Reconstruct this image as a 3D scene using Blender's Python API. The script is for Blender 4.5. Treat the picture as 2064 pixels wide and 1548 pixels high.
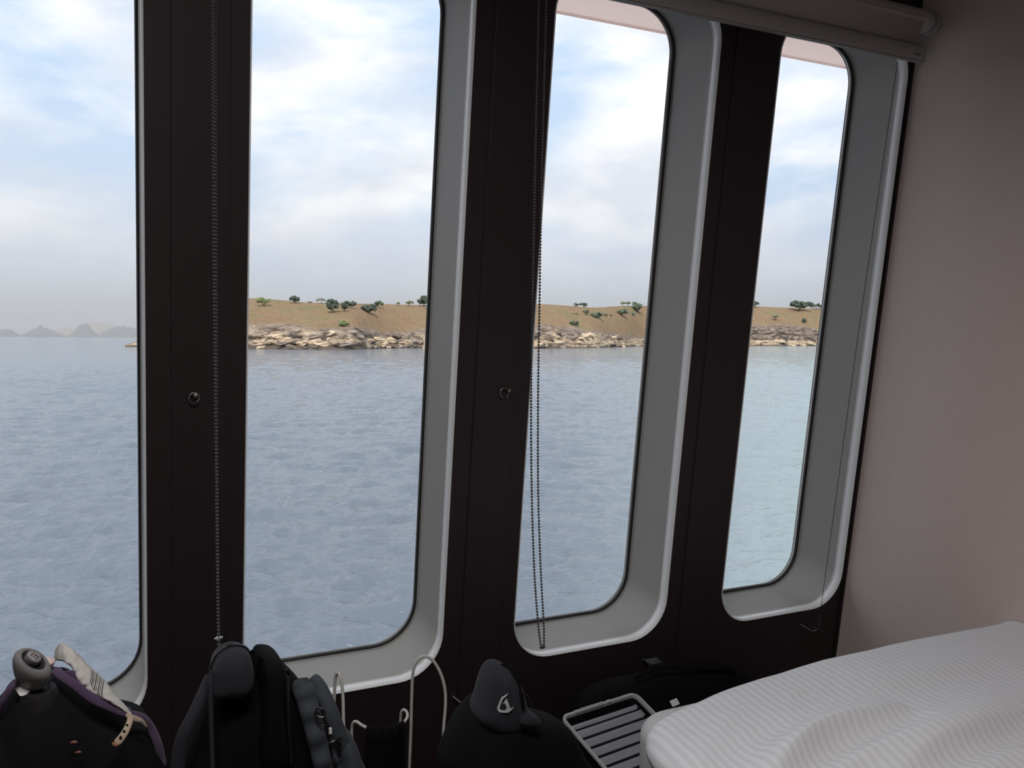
import bpy, bmesh, math, random
import numpy as np
from mathutils import Vector, Matrix, noise, geometry


scene = bpy.context.scene
for o in list(bpy.data.objects):
    bpy.data.objects.remove(o, do_unlink=True)
C = scene.collection
PI = math.pi
random.seed(7)

# ------------------------------------------------------------------ camera
cam = bpy.data.cameras.new('camera'); cam.sensor_width = 36.0; cam.lens = 31.2528
cam.clip_start = 0.05; cam.clip_end = 40000
co = bpy.data.objects.new('camera', cam); C.objects.link(co)
rt, up, fw = Vector((0.89433175, -0.44738345, 0.00433153)), Vector((0.01918044, 0.04801119, 0.99866262)), Vector((0.4469931, 0.89305261, -0.05151894))
M3 = Matrix((rt, up, -fw)).transposed()
co.matrix_world = Matrix.Translation((0, 0, 1.2)) @ M3.to_4x4()
scene.camera = co

# ------------------------------------------------------------------ exposure, sky, sun
scene.view_settings.view_transform = 'Standard'
scene.view_settings.look = 'None'
scene.view_settings.gamma = 1.0
scene.view_settings.use_curve_mapping = False
scene.view_settings.exposure = 0.0
scene.cycles.use_denoising = True
scene.cycles.max_bounces = 10
scene.cycles.diffuse_bounces = 7
scene.cycles.transparent_max_bounces = 16
scene.cycles.sample_clamp_indirect = 6.0

def sky_world():
    w = bpy.data.worlds.new('sky'); scene.world = w; w.use_nodes = True
    nt = w.node_tree; nt.nodes.clear(); N = nt.nodes.new; K = nt.links.new
    out = N('ShaderNodeOutputWorld'); bg = N('ShaderNodeBackground'); bg.inputs['Strength'].default_value = 1.3
    tc = N('ShaderNodeTexCoord'); sep = N('ShaderNodeSeparateXYZ'); K(tc.outputs['Generated'], sep.inputs[0])
    mp = N('ShaderNodeMapping'); mp.inputs['Scale'].default_value = (2.6, 2.6, 6.5); mp.inputs['Location'].default_value = (3.3, 1.7, 0.4)
    K(tc.outputs['Generated'], mp.inputs[0])
    n1 = N('ShaderNodeTexNoise'); n1.inputs['Scale'].default_value = 1.6; n1.inputs['Detail'].default_value = 7; n1.inputs['Roughness'].default_value = 0.52
    n1.inputs['Distortion'].default_value = 0.25
    K(mp.outputs[0], n1.inputs['Vector'])
    r1 = N('ShaderNodeValToRGB'); r1.color_ramp.elements[0].position = 0.36; r1.color_ramp.elements[1].position = 0.56
    r1.color_ramp.elements[0].color = (0, 0, 0, 1); r1.color_ramp.elements[1].color = (1, 1, 1, 1)
    K(n1.outputs['Fac'], r1.inputs[0])
    # soft grey modelling inside the clouds
    n2 = N('ShaderNodeTexNoise'); n2.inputs['Scale'].default_value = 2.4; n2.inputs['Detail'].default_value = 4
    K(mp.outputs[0], n2.inputs['Vector'])
    r2 = N('ShaderNodeValToRGB'); r2.color_ramp.elements[0].position = 0.35; r2.color_ramp.elements[1].position = 0.6
    r2.color_ramp.elements[0].color = (0.66, 0.69, 0.76, 1); r2.color_ramp.elements[1].color = (0.93, 0.93, 0.935, 1)
    K(n2.outputs['Fac'], r2.inputs[0])
    mx = N('ShaderNodeMix'); mx.data_type = 'RGBA'
    mx.inputs[6].default_value = (0.48, 0.62, 0.80, 1)
    K(r1.outputs[0], mx.inputs[0]); K(r2.outputs[0], mx.inputs[7])
    mr = N('ShaderNodeMapRange'); mr.interpolation_type = 'SMOOTHSTEP'
    mr.inputs[1].default_value = 0.0; mr.inputs[2].default_value = 0.17; mr.inputs[3].default_value = 0.9; mr.inputs[4].default_value = 0.0
    K(sep.outputs[2], mr.inputs[0])
    mh = N('ShaderNodeMix'); mh.data_type = 'RGBA'; mh.inputs[7].default_value = (0.58, 0.63, 0.76, 1)
    K(mr.outputs[0], mh.inputs[0]); K(mx.outputs[2], mh.inputs[6])
    K(mh.outputs[2], bg.inputs[0]); K(bg.outputs[0], out.inputs[0])
sky_world()

sd = bpy.data.lights.new('sun', 'SUN'); sd.energy = 3.2; sd.angle = math.radians(1.5); sd.color = (1.0, 0.96, 0.90)
so = bpy.data.objects.new('sun', sd); C.objects.link(so)
so.rotation_euler = Vector((0.38, 0.62, -0.78)).to_track_quat('-Z', 'Y').to_euler(); so.location = (0, -20, 40)

# fill lamp added overhead, out of view, to brighten the cabin (its housing is built with the room)
ld = bpy.data.lights.new('added_fill_lamp', 'AREA'); ld.shape = 'RECTANGLE'; ld.size = 1.1; ld.size_y = 0.34; ld.spread = 2.6; ld.energy = 19.0; ld.color = (1.0, 0.97, 0.94)
lo = bpy.data.objects.new('added_fill_lamp', ld); C.objects.link(lo); lo.location = (0.0, 0.35, 2.375)

# ------------------------------------------------------------------ materials
def mat(name, col, rough=0.6, metal=0.0, spec=0.5, vary=0.0, vscale=20.0, bump=0.0, bscale=200.0, sheen=0.0, coat=0.0, dark=None):
    m = bpy.data.materials.new(name); m.use_nodes = True; nt = m.node_tree; b = nt.nodes['Principled BSDF']
    b.inputs['Base Color'].default_value = (*col, 1); b.inputs['Roughness'].default_value = rough
    b.inputs['Metallic'].default_value = metal; b.inputs['Specular IOR Level'].default_value = spec
    if sheen: b.inputs['Sheen Weight'].default_value = sheen
    if coat: b.inputs['Coat Weight'].default_value = coat; b.inputs['Coat Roughness'].default_value = 0.15
    tc = nt.nodes.new('ShaderNodeTexCoord')
    if vary:
        n = nt.nodes.new('ShaderNodeTexNoise'); n.inputs['Scale'].default_value = vscale; n.inputs['Detail'].default_value = 4
        nt.links.new(tc.outputs['Object'], n.inputs['Vector'])
        mx = nt.nodes.new('ShaderNodeMix'); mx.data_type = 'RGBA'
        d = dark or tuple(c * (1 - vary) for c in col)
        mx.inputs[6].default_value = (*d, 1); mx.inputs[7].default_value = (*[min(1, c * (1 + vary * 0.6)) for c in col], 1)
        nt.links.new(n.outputs['Fac'], mx.inputs[0]); nt.links.new(mx.outputs[2], b.inputs['Base Color'])
    if bump:
        n = nt.nodes.new('ShaderNodeTexNoise'); n.inputs['Scale'].default_value = bscale; n.inputs['Detail'].default_value = 3
        nt.links.new(tc.outputs['Object'], n.inputs['Vector'])
        bp = nt.nodes.new('ShaderNodeBump'); bp.inputs['Strength'].default_value = bump; bp.inputs['Distance'].default_value = 0.002
        nt.links.new(n.outputs['Fac'], bp.inputs['Height']); nt.links.new(bp.outputs[0], b.inputs['Normal'])
    return m

M = {}
M['wall_dark'] = mat('dark_brown_panel', (0.030, 0.020, 0.022), 0.5, spec=0.3, vary=0.12, vscale=3)
M['wall_paper'] = mat('mauve_wallpaper', (0.68, 0.565, 0.53), 0.75, vary=0.05, vscale=60, bump=0.12, bscale=350)
M['wall_pale'] = mat('pale_wall', (0.62, 0.57, 0.54), 0.8, vary=0.04, vscale=8)
M['ceil'] = mat('ceiling_paint', (0.60, 0.57, 0.55), 0.8, vary=0.03, vscale=6)
M['floor'] = mat('dark_carpet', (0.05, 0.04, 0.04), 0.95, vary=0.3, vscale=80, bump=0.5, bscale=400)
M['liner'] = mat('grey_liner', (0.375, 0.362, 0.343), 0.55, vary=0.03, vscale=12)
M['lip'] = mat('white_lip', (0.90, 0.91, 0.92), 0.3, vary=0.02, vscale=30)
M['rubber'] = mat('black_rubber', (0.012, 0.011, 0.011), 0.6, vary=0.3, vscale=60)
M['seal'] = mat('pale_seal', (0.45, 0.44, 0.43), 0.5, vary=0.25, vscale=50)
M['hull'] = mat('white_hull', (0.8, 0.79, 0.77), 0.4, vary=0.03, vscale=4)
M['blind'] = mat('blind_fabric', (0.42, 0.39, 0.38), 0.9, vary=0.06, vscale=90, bump=0.2, bscale=900)
M['blind_bar'] = mat('blind_bar', (0.36, 0.34, 0.325), 0.5, vary=0.03, vscale=20)
M['print'] = mat('dark_print', (0.05, 0.045, 0.045), 0.7, vary=0.1)
M['bead'] = mat('bead_metal', (0.10, 0.10, 0.10), 0.22, metal=0.6, vary=0.1, vscale=300)
M['steel'] = mat('dull_steel', (0.30, 0.28, 0.27), 0.35, metal=0.9, vary=0.1, vscale=80)
M['clear'] = mat('clear_plastic', (0.55, 0.57, 0.58), 0.2, vary=0.05)
M['black_fab'] = mat('black_fabric', (0.0045, 0.0045, 0.0055), 0.85, spec=0.15, vary=0.25, vscale=30, bump=0.4, bscale=700)
M['char_fab'] = mat('charcoal_fabric', (0.026, 0.027, 0.036), 0.8, spec=0.25, vary=0.2, vscale=30, bump=0.3, bscale=800, sheen=0.06)
M['slate_fab'] = mat('slate_fabric', (0.048, 0.056, 0.068), 0.75, spec=0.25, vary=0.2, vscale=30, bump=0.3, bscale=800, sheen=0.06)
M['purple_fab'] = mat('purple_fabric', (0.075, 0.045, 0.095), 0.85, spec=0.3, vary=0.3, vscale=40, bump=0.3, bscale=600, sheen=0.2)
M['black_plastic'] = mat('black_plastic', (0.010, 0.010, 0.011), 0.3, vary=0.1)
M['grey_cap'] = mat('grey_cap', (0.24, 0.23, 0.235), 0.5, vary=0.06, vscale=60)
M['pink_cap'] = mat('pink_plastic', (0.66, 0.50, 0.49), 0.4, vary=0.06)
M['paper'] = mat('tag_paper', (0.52, 0.50, 0.48), 0.7, vary=0.12, vscale=60)
M['beige_web'] = mat('beige_webbing', (0.42, 0.33, 0.25), 0.8, vary=0.3, vscale=90)
M['rust'] = mat('rust_thread', (0.28, 0.12, 0.07), 0.7, vary=0.2)
M['white_tube'] = mat('white_tube', (0.62, 0.60, 0.58), 0.35, vary=0.03)
M['emblem'] = mat('emblem_print', (0.55, 0.55, 0.56), 0.5, vary=0.05)
M['tray'] = mat('tray_plastic', (0.27, 0.28, 0.31), 0.22, spec=0.9, vary=0.1, vscale=40)
M['tray_rim'] = mat('tray_rim_plastic', (0.42, 0.425, 0.43), 0.35, spec=0.6, vary=0.05)
M['mattress'] = mat('mattress_cover', (0.60, 0.61, 0.60), 0.7, vary=0.03, bump=0.1, bscale=500)
M['tag_white'] = mat('white_label', (0.75, 0.73, 0.72), 0.7, vary=0.03)
M['bed_base'] = mat('bed_base_wood', (0.05, 0.03, 0.025), 0.5, vary=0.3, vscale=12)
M['rock_pale'] = mat('pale_sandstone', (0.60, 0.47, 0.33), 0.9, vary=0.35, vscale=0.8, bump=0.5, bscale=3)
M['rock_dark'] = mat('dark_rock', (0.16, 0.125, 0.10), 0.9, vary=0.4, vscale=0.8, bump=0.5, bscale=3)
M['rock_grey'] = mat('grey_rock', (0.33, 0.27, 0.22), 0.9, vary=0.4, vscale=0.8, bump=0.5, bscale=3)
M['leaf_0'] = mat('dark_foliage', (0.075, 0.10, 0.07), 0.8, vary=0.5, vscale=1.2)
M['leaf_1'] = mat('mid_foliage', (0.12, 0.15, 0.095), 0.8, vary=0.5, vscale=1.2)
M['leaf_2'] = mat('pale_foliage', (0.23, 0.245, 0.16), 0.8, vary=0.4, vscale=1.2)
M['leaf_3'] = mat('bright_foliage', (0.19, 0.23, 0.09), 0.8, vary=0.4, vscale=1.2)
M['trunk'] = mat('tree_bark', (0.12, 0.095, 0.075), 0.9, vary=0.3, vscale=4)
M['isle_grey'] = mat('island_rock', (0.13, 0.125, 0.13), 0.95, vary=0.35, vscale=0.02)
M['isle_tan'] = mat('island_dry_grass', (0.36, 0.29, 0.21), 0.95, vary=0.3, vscale=0.02)

def glass_mat():
    m = bpy.data.materials.new('window_glass'); m.use_nodes = True; nt = m.node_tree; nt.nodes.clear(); N = nt.nodes.new; K = nt.links.new
    o = N('ShaderNodeOutputMaterial'); t = N('ShaderNodeBsdfTransparent'); t.inputs[0].default_value = (0.985, 0.985, 0.985, 1)
    g = N('ShaderNodeBsdfGlossy'); g.inputs['Roughness'].default_value = 0.02
    f = N('ShaderNodeFresnel'); f.inputs[0].default_value = 1.25
    mx = N('ShaderNodeMixShader'); K(f.outputs[0], mx.inputs[0]); K(t.outputs[0], mx.inputs[1]); K(g.outputs[0], mx.inputs[2])
    K(mx.outputs[0], o.inputs[0]); return m
M['glass'] = glass_mat()

def canopy_mat():
    m = bpy.data.materials.new('pinkish_canopy'); m.use_nodes = True; nt = m.node_tree; nt.nodes.clear(); N = nt.nodes.new; K = nt.links.new
    o = N('ShaderNodeOutputMaterial'); d = N('ShaderNodeBsdfDiffuse'); t = N('ShaderNodeBsdfTranslucent')
    n = N('ShaderNodeTexNoise'); n.inputs['Scale'].default_value = 6
    mc = N('ShaderNodeMix'); mc.data_type = 'RGBA'; mc.inputs[6].default_value = (0.96, 0.84, 0.79, 1); mc.inputs[7].default_value = (0.97, 0.86, 0.81, 1)
    K(n.outputs['Fac'], mc.inputs[0]); K(mc.outputs[2], d.inputs[0]); K(mc.outputs[2], t.inputs[0])
    mx = N('ShaderNodeMixShader'); mx.inputs[0].default_value = 0.85; K(d.outputs[0], mx.inputs[1]); K(t.outputs[0], mx.inputs[2]); K(mx.outputs[0], o.inputs[0]); return m
M['canopy'] = canopy_mat()

def water_mat():
    m = bpy.data.materials.new('sea_water'); m.use_nodes = True; nt = m.node_tree; N = nt.nodes.new; K = nt.links.new
    b = nt.nodes['Principled BSDF']; b.inputs['IOR'].default_value = 1.333; b.inputs['Roughness'].default_value = 0.08
    geo = N('ShaderNodeNewGeometry')
    # large soft patches of greener and bluer water
    n = N('ShaderNodeTexNoise'); n.inputs['Scale'].default_value = 0.02; n.inputs['Detail'].default_value = 3
    K(geo.outputs['Position'], n.inputs['Vector'])
    mx = N('ShaderNodeMix'); mx.data_type = 'RGBA'; mx.inputs[6].default_value = (0.122, 0.142, 0.182, 1); mx.inputs[7].default_value = (0.125, 0.155, 0.182, 1)
    K(n.outputs['Fac'], mx.inputs[0])
    # the water turns paler and greener to the right
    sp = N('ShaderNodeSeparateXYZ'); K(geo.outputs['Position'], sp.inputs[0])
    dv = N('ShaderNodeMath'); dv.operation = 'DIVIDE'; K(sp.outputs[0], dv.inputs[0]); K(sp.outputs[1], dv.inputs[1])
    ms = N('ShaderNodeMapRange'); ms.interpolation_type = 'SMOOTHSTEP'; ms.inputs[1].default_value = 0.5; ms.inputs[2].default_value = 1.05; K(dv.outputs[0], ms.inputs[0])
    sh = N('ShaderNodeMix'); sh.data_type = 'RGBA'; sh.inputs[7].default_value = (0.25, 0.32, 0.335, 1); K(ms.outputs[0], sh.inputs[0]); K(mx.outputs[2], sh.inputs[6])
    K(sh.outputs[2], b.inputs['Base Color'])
    # ripples: two scales, stretched along the swell
    mp = N('ShaderNodeMapping'); mp.inputs['Rotation'].default_value = (0, 0, 0.45); mp.inputs['Scale'].default_value = (0.45, 1.0, 1.0)
    K(geo.outputs['Position'], mp.inputs[0])
    a = N('ShaderNodeTexNoise'); a.inputs['Scale'].default_value = 2.6; a.inputs['Detail'].default_value = 5; a.inputs['Roughness'].default_value = 0.6; K(mp.outputs[0], a.inputs['Vector'])
    c = N('ShaderNodeTexNoise'); c.inputs['Scale'].default_value = 0.25; c.inputs['Detail'].default_value = 4; K(mp.outputs[0], c.inputs['Vector'])
    b1 = N('ShaderNodeBump'); b1.inputs['Strength'].default_value = 1.0; b1.inputs['Distance'].default_value = 0.16
    b2 = N('ShaderNodeBump'); b2.inputs['Strength'].default_value = 0.4; b2.inputs['Distance'].default_value = 0.2
    K(a.outputs['Fac'], b1.inputs['Height']); K(c.outputs['Fac'], b2.inputs['Height']); K(b1.outputs[0], b2.inputs['Normal']); K(b2.outputs[0], b.inputs['Normal'])
    return m
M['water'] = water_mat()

def land_mat():
    m = bpy.data.materials.new('headland_ground'); m.use_nodes = True; nt = m.node_tree; N = nt.nodes.new; K = nt.links.new
    b = nt.nodes['Principled BSDF']; b.inputs['Roughness'].default_value = 0.95; b.inputs['Specular IOR Level'].default_value = 0.1
    geo = N('ShaderNodeNewGeometry')
    def noi(s, d=5, sc=(1, 1, 1)):
        mp = N('ShaderNodeMapping'); mp.inputs['Scale'].default_value = sc; K(geo.outputs['Position'], mp.inputs[0])
        n = N('ShaderNodeTexNoise'); n.inputs['Scale'].default_value = s; n.inputs['Detail'].default_value = d; n.inputs['Roughness'].default_value = 0.65
        K(mp.outputs[0], n.inputs['Vector']); return n.outputs['Fac']
    def ramp(f, stops):
        r = N('ShaderNodeValToRGB'); e = r.color_ramp.elements
        while len(e) < len(stops): e.new(0.5)
        for el, (p, c) in zip(e, stops): el.position = p; el.color = (*c, 1)
        K(f, r.inputs[0]); return r.outputs[0]
    grass = ramp(noi(0.035, 6), [(0.30, (0.20, 0.19, 0.095)), (0.47, (0.275, 0.20, 0.12)), (0.58, (0.27, 0.18, 0.115)), (0.75, (0.225, 0.195, 0.10))])
    fine = ramp(noi(0.5, 6), [(0.3, (0.72, 0.72, 0.72)), (0.7, (1.15, 1.12, 1.08))])
    mg = N('ShaderNodeMix'); mg.data_type = 'RGBA'; mg.blend_type = 'MULTIPLY'; mg.inputs[0].default_value = 1.0; K(grass, mg.inputs[6]); K(fine, mg.inputs[7])
    pale = ramp(noi(0.30, 6, (1, 1, 2.5)), [(0.35, (0.20, 0.15, 0.11)), (0.47, (0.48, 0.36, 0.24)), (0.56, (0.66, 0.54, 0.40)), (0.7, (0.55, 0.38, 0.24))])
    scrub = ramp(noi(0.28, 6, (1, 1, 2.0)), [(0.36, (0.11, 0.085, 0.07)), (0.5, (0.23, 0.18, 0.145)), (0.62, (0.33, 0.27, 0.21)), (0.72, (0.50, 0.40, 0.29))])
    at = N('ShaderNodeAttribute'); at.attribute_name = 'pale'
    mr = N('ShaderNodeMix'); mr.data_type = 'RGBA'; K(at.outputs['Fac'], mr.inputs[0]); K(scrub, mr.inputs[6]); K(pale, mr.inputs[7])
    wet = N('ShaderNodeAttribute'); wet.attribute_name = 'wet'
    mw = N('ShaderNodeMix'); mw.data_type = 'RGBA'; mw.inputs[7].default_value = (0.135, 0.105, 0.085, 1); K(wet.outputs['Fac'], mw.inputs[0]); K(mr.outputs[2], mw.inputs[6])
    rk = N('ShaderNodeAttribute'); rk.attribute_name = 'rock'
    mx = N('ShaderNodeMix'); mx.data_type = 'RGBA'; K(rk.outputs['Fac'], mx.inputs[0]); K(mg.outputs[2], mx.inputs[6]); K(mw.outputs[2], mx.inputs[7])
    K(mx.outputs[2], b.inputs['Base Color'])
    bp = N('ShaderNodeBump'); bp.inputs['Strength'].default_value = 0.8; bp.inputs['Distance'].default_value = 1.2; K(noi(0.6, 6), bp.inputs['Height']); K(bp.outputs[0], b.inputs['Normal'])
    return m
M['land'] = land_mat()

def duvet_mat():
    m = bpy.data.materials.new('satin_stripe_cotton'); m.use_nodes = True; nt = m.node_tree; N = nt.nodes.new; K = nt.links.new
    b = nt.nodes['Principled BSDF']; at = N('ShaderNodeAttribute'); at.attribute_name = 'weave'
    sep = N('ShaderNodeSeparateXYZ'); K(at.outputs['Vector'], sep.inputs[0])
    mu = N('ShaderNodeMath'); mu.operation = 'MULTIPLY'; mu.inputs[1].default_value = 2 * PI / 0.0175; K(sep.outputs[0], mu.inputs[0])
    sn = N('ShaderNodeMath'); sn.operation = 'SINE'; K(mu.outputs[0], sn.inputs[0])
    mr = N('ShaderNodeMapRange'); mr.inputs[1].default_value = -0.35; mr.inputs[2].default_value = 0.35; K(sn.outputs[0], mr.inputs[0])
    mx = N('ShaderNodeMix'); mx.data_type = 'RGBA'; mx.inputs[6].default_value = (0.735, 0.74, 0.77, 1); mx.inputs[7].default_value = (0.83, 0.835, 0.865, 1)
    K(mr.outputs[0], mx.inputs[0]); K(mx.outputs[2], b.inputs['Base Color'])
    m2 = N('ShaderNodeMapRange'); m2.inputs[3].default_value = 0.75; m2.inputs[4].default_value = 0.6; K(mr.outputs[0], m2.inputs[0]); K(m2.outputs[0], b.inputs['Roughness'])
    b.inputs['Specular IOR Level'].default_value = 0.3
    tc = N('ShaderNodeTexCoord'); n = N('ShaderNodeTexNoise'); n.inputs['Scale'].default_value = 25; n.inputs['Detail'].default_value = 3; K(tc.outputs['Object'], n.inputs['Vector'])
    bp = N('ShaderNodeBump'); bp.inputs['Strength'].default_value = 0.15; bp.inputs['Distance'].default_value = 0.01; K(n.outputs['Fac'], bp.inputs['Height']); K(bp.outputs[0], b.inputs['Normal'])
    return m
M['duvet'] = duvet_mat()

# ------------------------------------------------------------------ mesh helpers
class MB:
    def __init__(s): s.v = []; s.f = []
    def add(s, vs, fs):
        n = len(s.v); s.v += [tuple(v) for v in vs]; s.f += [tuple(i + n for i in f) for f in fs]; return s
    def box(s, a, b):
        x0, y0, z0 = a; x1, y1, z1 = b
        return s.add([(x0,y0,z0),(x1,y0,z0),(x1,y1,z0),(x0,y1,z0),(x0,y0,z1),(x1,y0,z1),(x1,y1,z1),(x0,y1,z1)],
                     [(0,3,2,1),(4,5,6,7),(0,1,5,4),(1,2,6,5),(2,3,7,6),(3,0,4,7)])
    def obox(s, o, a, b, c):
        o, a, b, c = map(Vector, (o, a, b, c))
        vs = [o, o+a, o+a+b, o+b, o+c, o+a+c, o+a+b+c, o+b+c]
        fs = [(0,3,2,1),(4,5,6,7),(0,1,5,4),(1,2,6,5),(2,3,7,6),(3,0,4,7)]
        if a.cross(b).dot(c) < 0: fs = [f[::-1] for f in fs]
        return s.add(vs, fs)
    def tube(s, path, r, n=8, closed=False, caps=True):
        P = [Vector(p) for p in path]; rs = r if isinstance(r, (list, tuple)) else [r] * len(P)
        m = len(P); rings = []; ref = None
        for i in range(m):
            t = (P[(i+1) % m] - P[i-1]) if closed else (P[min(i+1, m-1)] - P[max(i-1, 0)])
            t.normalize()
            if ref is None:
                ref = t.orthogonal().normalized()
            ref = (ref - t * ref.dot(t)).normalized(); bi = t.cross(ref)
            rings.append([P[i] + (ref * math.cos(2*PI*k/n) + bi * math.sin(2*PI*k/n)) * rs[i] for k in range(n)])
        vs = [v for rg in rings for v in rg]; fs = []
        for i in range(m if closed else m - 1):
            j = (i + 1) % m
            for k in range(n):
                fs.append((i*n+k, i*n+(k+1) % n, j*n+(k+1) % n, j*n+k))
        if caps and not closed:
            fs.append(tuple(range(n))[::-1]); fs.append(tuple((m-1)*n+k for k in range(n)))
        return s.add(vs, fs)
    def lathe(s, prof, o=(0,0,0), axis=(0,0,1), n=24):
        q = Vector((0,0,1)).rotation_difference(Vector(axis).normalized()); o = Vector(o); vs = []; fs = []
        for (r, h) in prof:
            for k in range(n):
                vs.append(o + q @ Vector((r*math.cos(2*PI*k/n), r*math.sin(2*PI*k/n), h)))
        for i in range(len(prof)-1):
            for k in range(n):
                fs.append((i*n+k, i*n+(k+1) % n, (i+1)*n+(k+1) % n, (i+1)*n+k))
        fs.append(tuple(range(n))[::-1]); fs.append(tuple((len(prof)-1)*n+k for k in range(n)))
        return s.add(vs, fs)
    def ico(s, o, r, sub=1, jit=0.0, sc=(1,1,1), seed=0, freq=1.5):
        bm = bmesh.new(); bmesh.ops.create_icosphere(bm, subdivisions=sub, radius=1.0)
        vs = []
        for v in bm.verts:
            d = v.co.normalized(); k = 1 + jit * noise.noise(d * freq + Vector((seed*3.1, seed*1.7, seed*0.9)))
            vs.append((o[0]+d.x*r*k*sc[0], o[1]+d.y*r*k*sc[1], o[2]+d.z*r*k*sc[2]))
        fs = [tuple(v.index for v in f.verts) for f in bm.faces]; bm.free()
        return s.add(vs, fs)
    def build(s, name, m, parent=None, smooth=True, lean=False, angle=55, **props):
        me = bpy.data.meshes.new(name); me.from_pydata(s.v, [], s.f); me.materials.append(m)
        bm = bmesh.new(); bm.from_mesh(me); bmesh.ops.recalc_face_normals(bm, faces=bm.faces); bm.to_mesh(me); bm.free()
        if smooth:
            me.polygons.foreach_set('use_smooth', [True] * len(me.polygons)); me.set_sharp_from_angle(angle=math.radians(angle))
        me.update()
        o = bpy.data.objects.new(name, me); C.objects.link(o)
        if parent: o.parent = parent
        if lean: o.location = LOC; o.rotation_euler = (LEAN, 0, 0)
        for k, v in props.items(): o[k] = v
        return o

LEAN = math.radians(7.51); cl, sl = math.cos(LEAN), math.sin(LEAN)
LOC = (0, 1.725 * cl, 1.2 + 1.725 * sl)
def W(x, y, z):                      # window-wall coordinates (x along it, y outward, z up along it) to the world
    return Vector((LOC[0] + x, LOC[1] + y * cl - z * sl, LOC[2] + y * sl + z * cl))

def tag(o, label, cat=None, group=None, kind=None):
    if label: o['label'] = label
    if cat: o['category'] = cat
    if group: o['group'] = group
    if kind: o['kind'] = kind
    return o
def thing(name, label, cat, loc=(0,0,0), group=None, lean=False):
    o = bpy.data.objects.new(name, None); C.objects.link(o); o.empty_display_size = 0.05
    if lean: o.location = LOC; o.rotation_euler = (LEAN, 0, 0)
    return tag(o, label, cat, group)

def smooth_loop(pts, k=6, closed=True):
    n = len(pts); out = []; P = [Vector(p) for p in pts]
    for i in range(n if closed else n - 1):
        a, b, c, d = (P[(i-1) % n], P[i], P[(i+1) % n], P[(i+2) % n]) if closed else (P[max(i-1, 0)], P[i], P[i+1], P[min(i+2, n-1)])
        for t in [j / k for j in range(k)]:
            out.append(0.5 * ((2*b) + (c-a)*t + (2*a-5*b+4*c-d)*t*t + (3*b-a-3*c+d)*t**3))
    if not closed: out.append(P[-1])
    return out

def puff(mb, outline, y0, y1, power=0.55, rings=9, lump=0.0, seed=0, k=4):
    """a stuffed bag or pad: an outline in x,z that swells between depth y0 (front) and y1 (back)"""
    loop = smooth_loop([(x, 0, z) for x, z in outline], k); n = len(loop)
    cx = sum(p.x for p in loop) / n; cz = sum(p.z for p in loop) / n; ym = (y0+y1)/2; hd = (y1-y0)/2
    vs = []; fs = []
    for i in range(rings):
        th = -PI/2 + PI * (i + 0.5) / rings
        sc = math.cos(th) ** power; yy = ym + hd * math.copysign(abs(math.sin(th)) ** 0.8, th)
        for p in loop:
            x = cx + (p.x - cx) * sc; z = cz + (p.z - cz) * sc; y = yy
            if lump:
                q = Vector((x*9+seed, y*9, z*9)); y += lump * noise.noise(q); x += lump*0.5*noise.noise(q+Vector((7,1,3)))
            vs.append((x, y, max(z, 0.003)))
    for i in range(rings-1):
        for j in range(n):
            fs.append((i*n+j, i*n+(j+1) % n, (i+1)*n+(j+1) % n, (i+1)*n+j))
    b = len(vs); vs += [(cx, y0, cz), (cx, y1, cz)]
    for j in range(n):
        fs.append((b, (j+1) % n, j)); fs.append((b+1, (rings-1)*n+j, (rings-1)*n+(j+1) % n))
    return mb.add(vs, fs)

def band(mb, path, width, thick, face=(0,-1,0), k=6, ridge=0.0, nr=0):
    """a strap: a flat padded band swept along a path, its wide face turned towards `face`"""
    P = smooth_loop(path, k, False); m = len(P); F = Vector(face); vs = []; fs = []; ws = width if isinstance(width, (list, tuple)) else [width]*2
    prof = [(-1, 0), (-0.8, 0.8), (0, 1), (0.8, 0.8), (1, 0), (0.8, -0.8), (0, -1), (-0.8, -0.8)]
    for i in range(m):
        t = (P[min(i+1, m-1)] - P[max(i-1, 0)]).normalized(); s = t.cross(F).normalized(); nn = s.cross(t).normalized()
        u = i/(m-1); w = ws[0] + (ws[-1]-ws[0])*u
        de = min((P[i]-P[0]).length, (P[i]-P[-1]).length); e_ = max(0.3, math.sqrt(max(0, 1-(1-min(1, de/(0.4*w)))**2))); w *= e_; th = e_ * thick * (1 + ridge*math.sin(u*nr*2*PI))
        for a, b in prof: vs.append(P[i] + s*(a*w/2) + nn*(b*th/2))
    for i in range(m-1):
        for j in range(8): fs.append((i*8+j, i*8+(j+1) % 8, (i+1)*8+(j+1) % 8, (i+1)*8+j))
    fs.append(tuple(range(8))[::-1]); fs.append(tuple((m-1)*8+j for j in range(8)))
    return mb.add(vs, fs)

def rrect(x0, x1, z0, z1, r, n=10):
    pts = []
    for cx, cz, a0 in ((x1-r, z1-r, 0), (x0+r, z1-r, 90), (x0+r, z0+r, 180), (x1-r, z0+r, 270)):
        for i in range(n+1):
            a = math.radians(a0 + 90*i/n); pts.append((cx + r*math.cos(a), cz + r*math.sin(a)))
    return pts
def loft_loops(mb, loops, close=False):
    n = len(loops[0]); vs = [v for l in loops for v in l]; fs = []
    for i in range(len(loops) - (0 if close else 1)):
        a, b = i*n, ((i+1) % len(loops))*n
        for j in range(n): fs.append((a+j, a+(j+1) % n, b+(j+1) % n, b+j))
    return mb.add(vs, fs)
def holed(mb, outer, holes, y):
    polys = [[Vector((x, z, 0)) for x, z in outer]] + [[Vector((x, z, 0)) for x, z in h] for h in holes]
    tris = geometry.tessellate_polygon(polys); flat = [(p.x, y, p.y) for q in polys for p in q]
    return mb.add(flat, tris)
def catmull(ps, k=8): return smooth_loop(ps, k, False)

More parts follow.
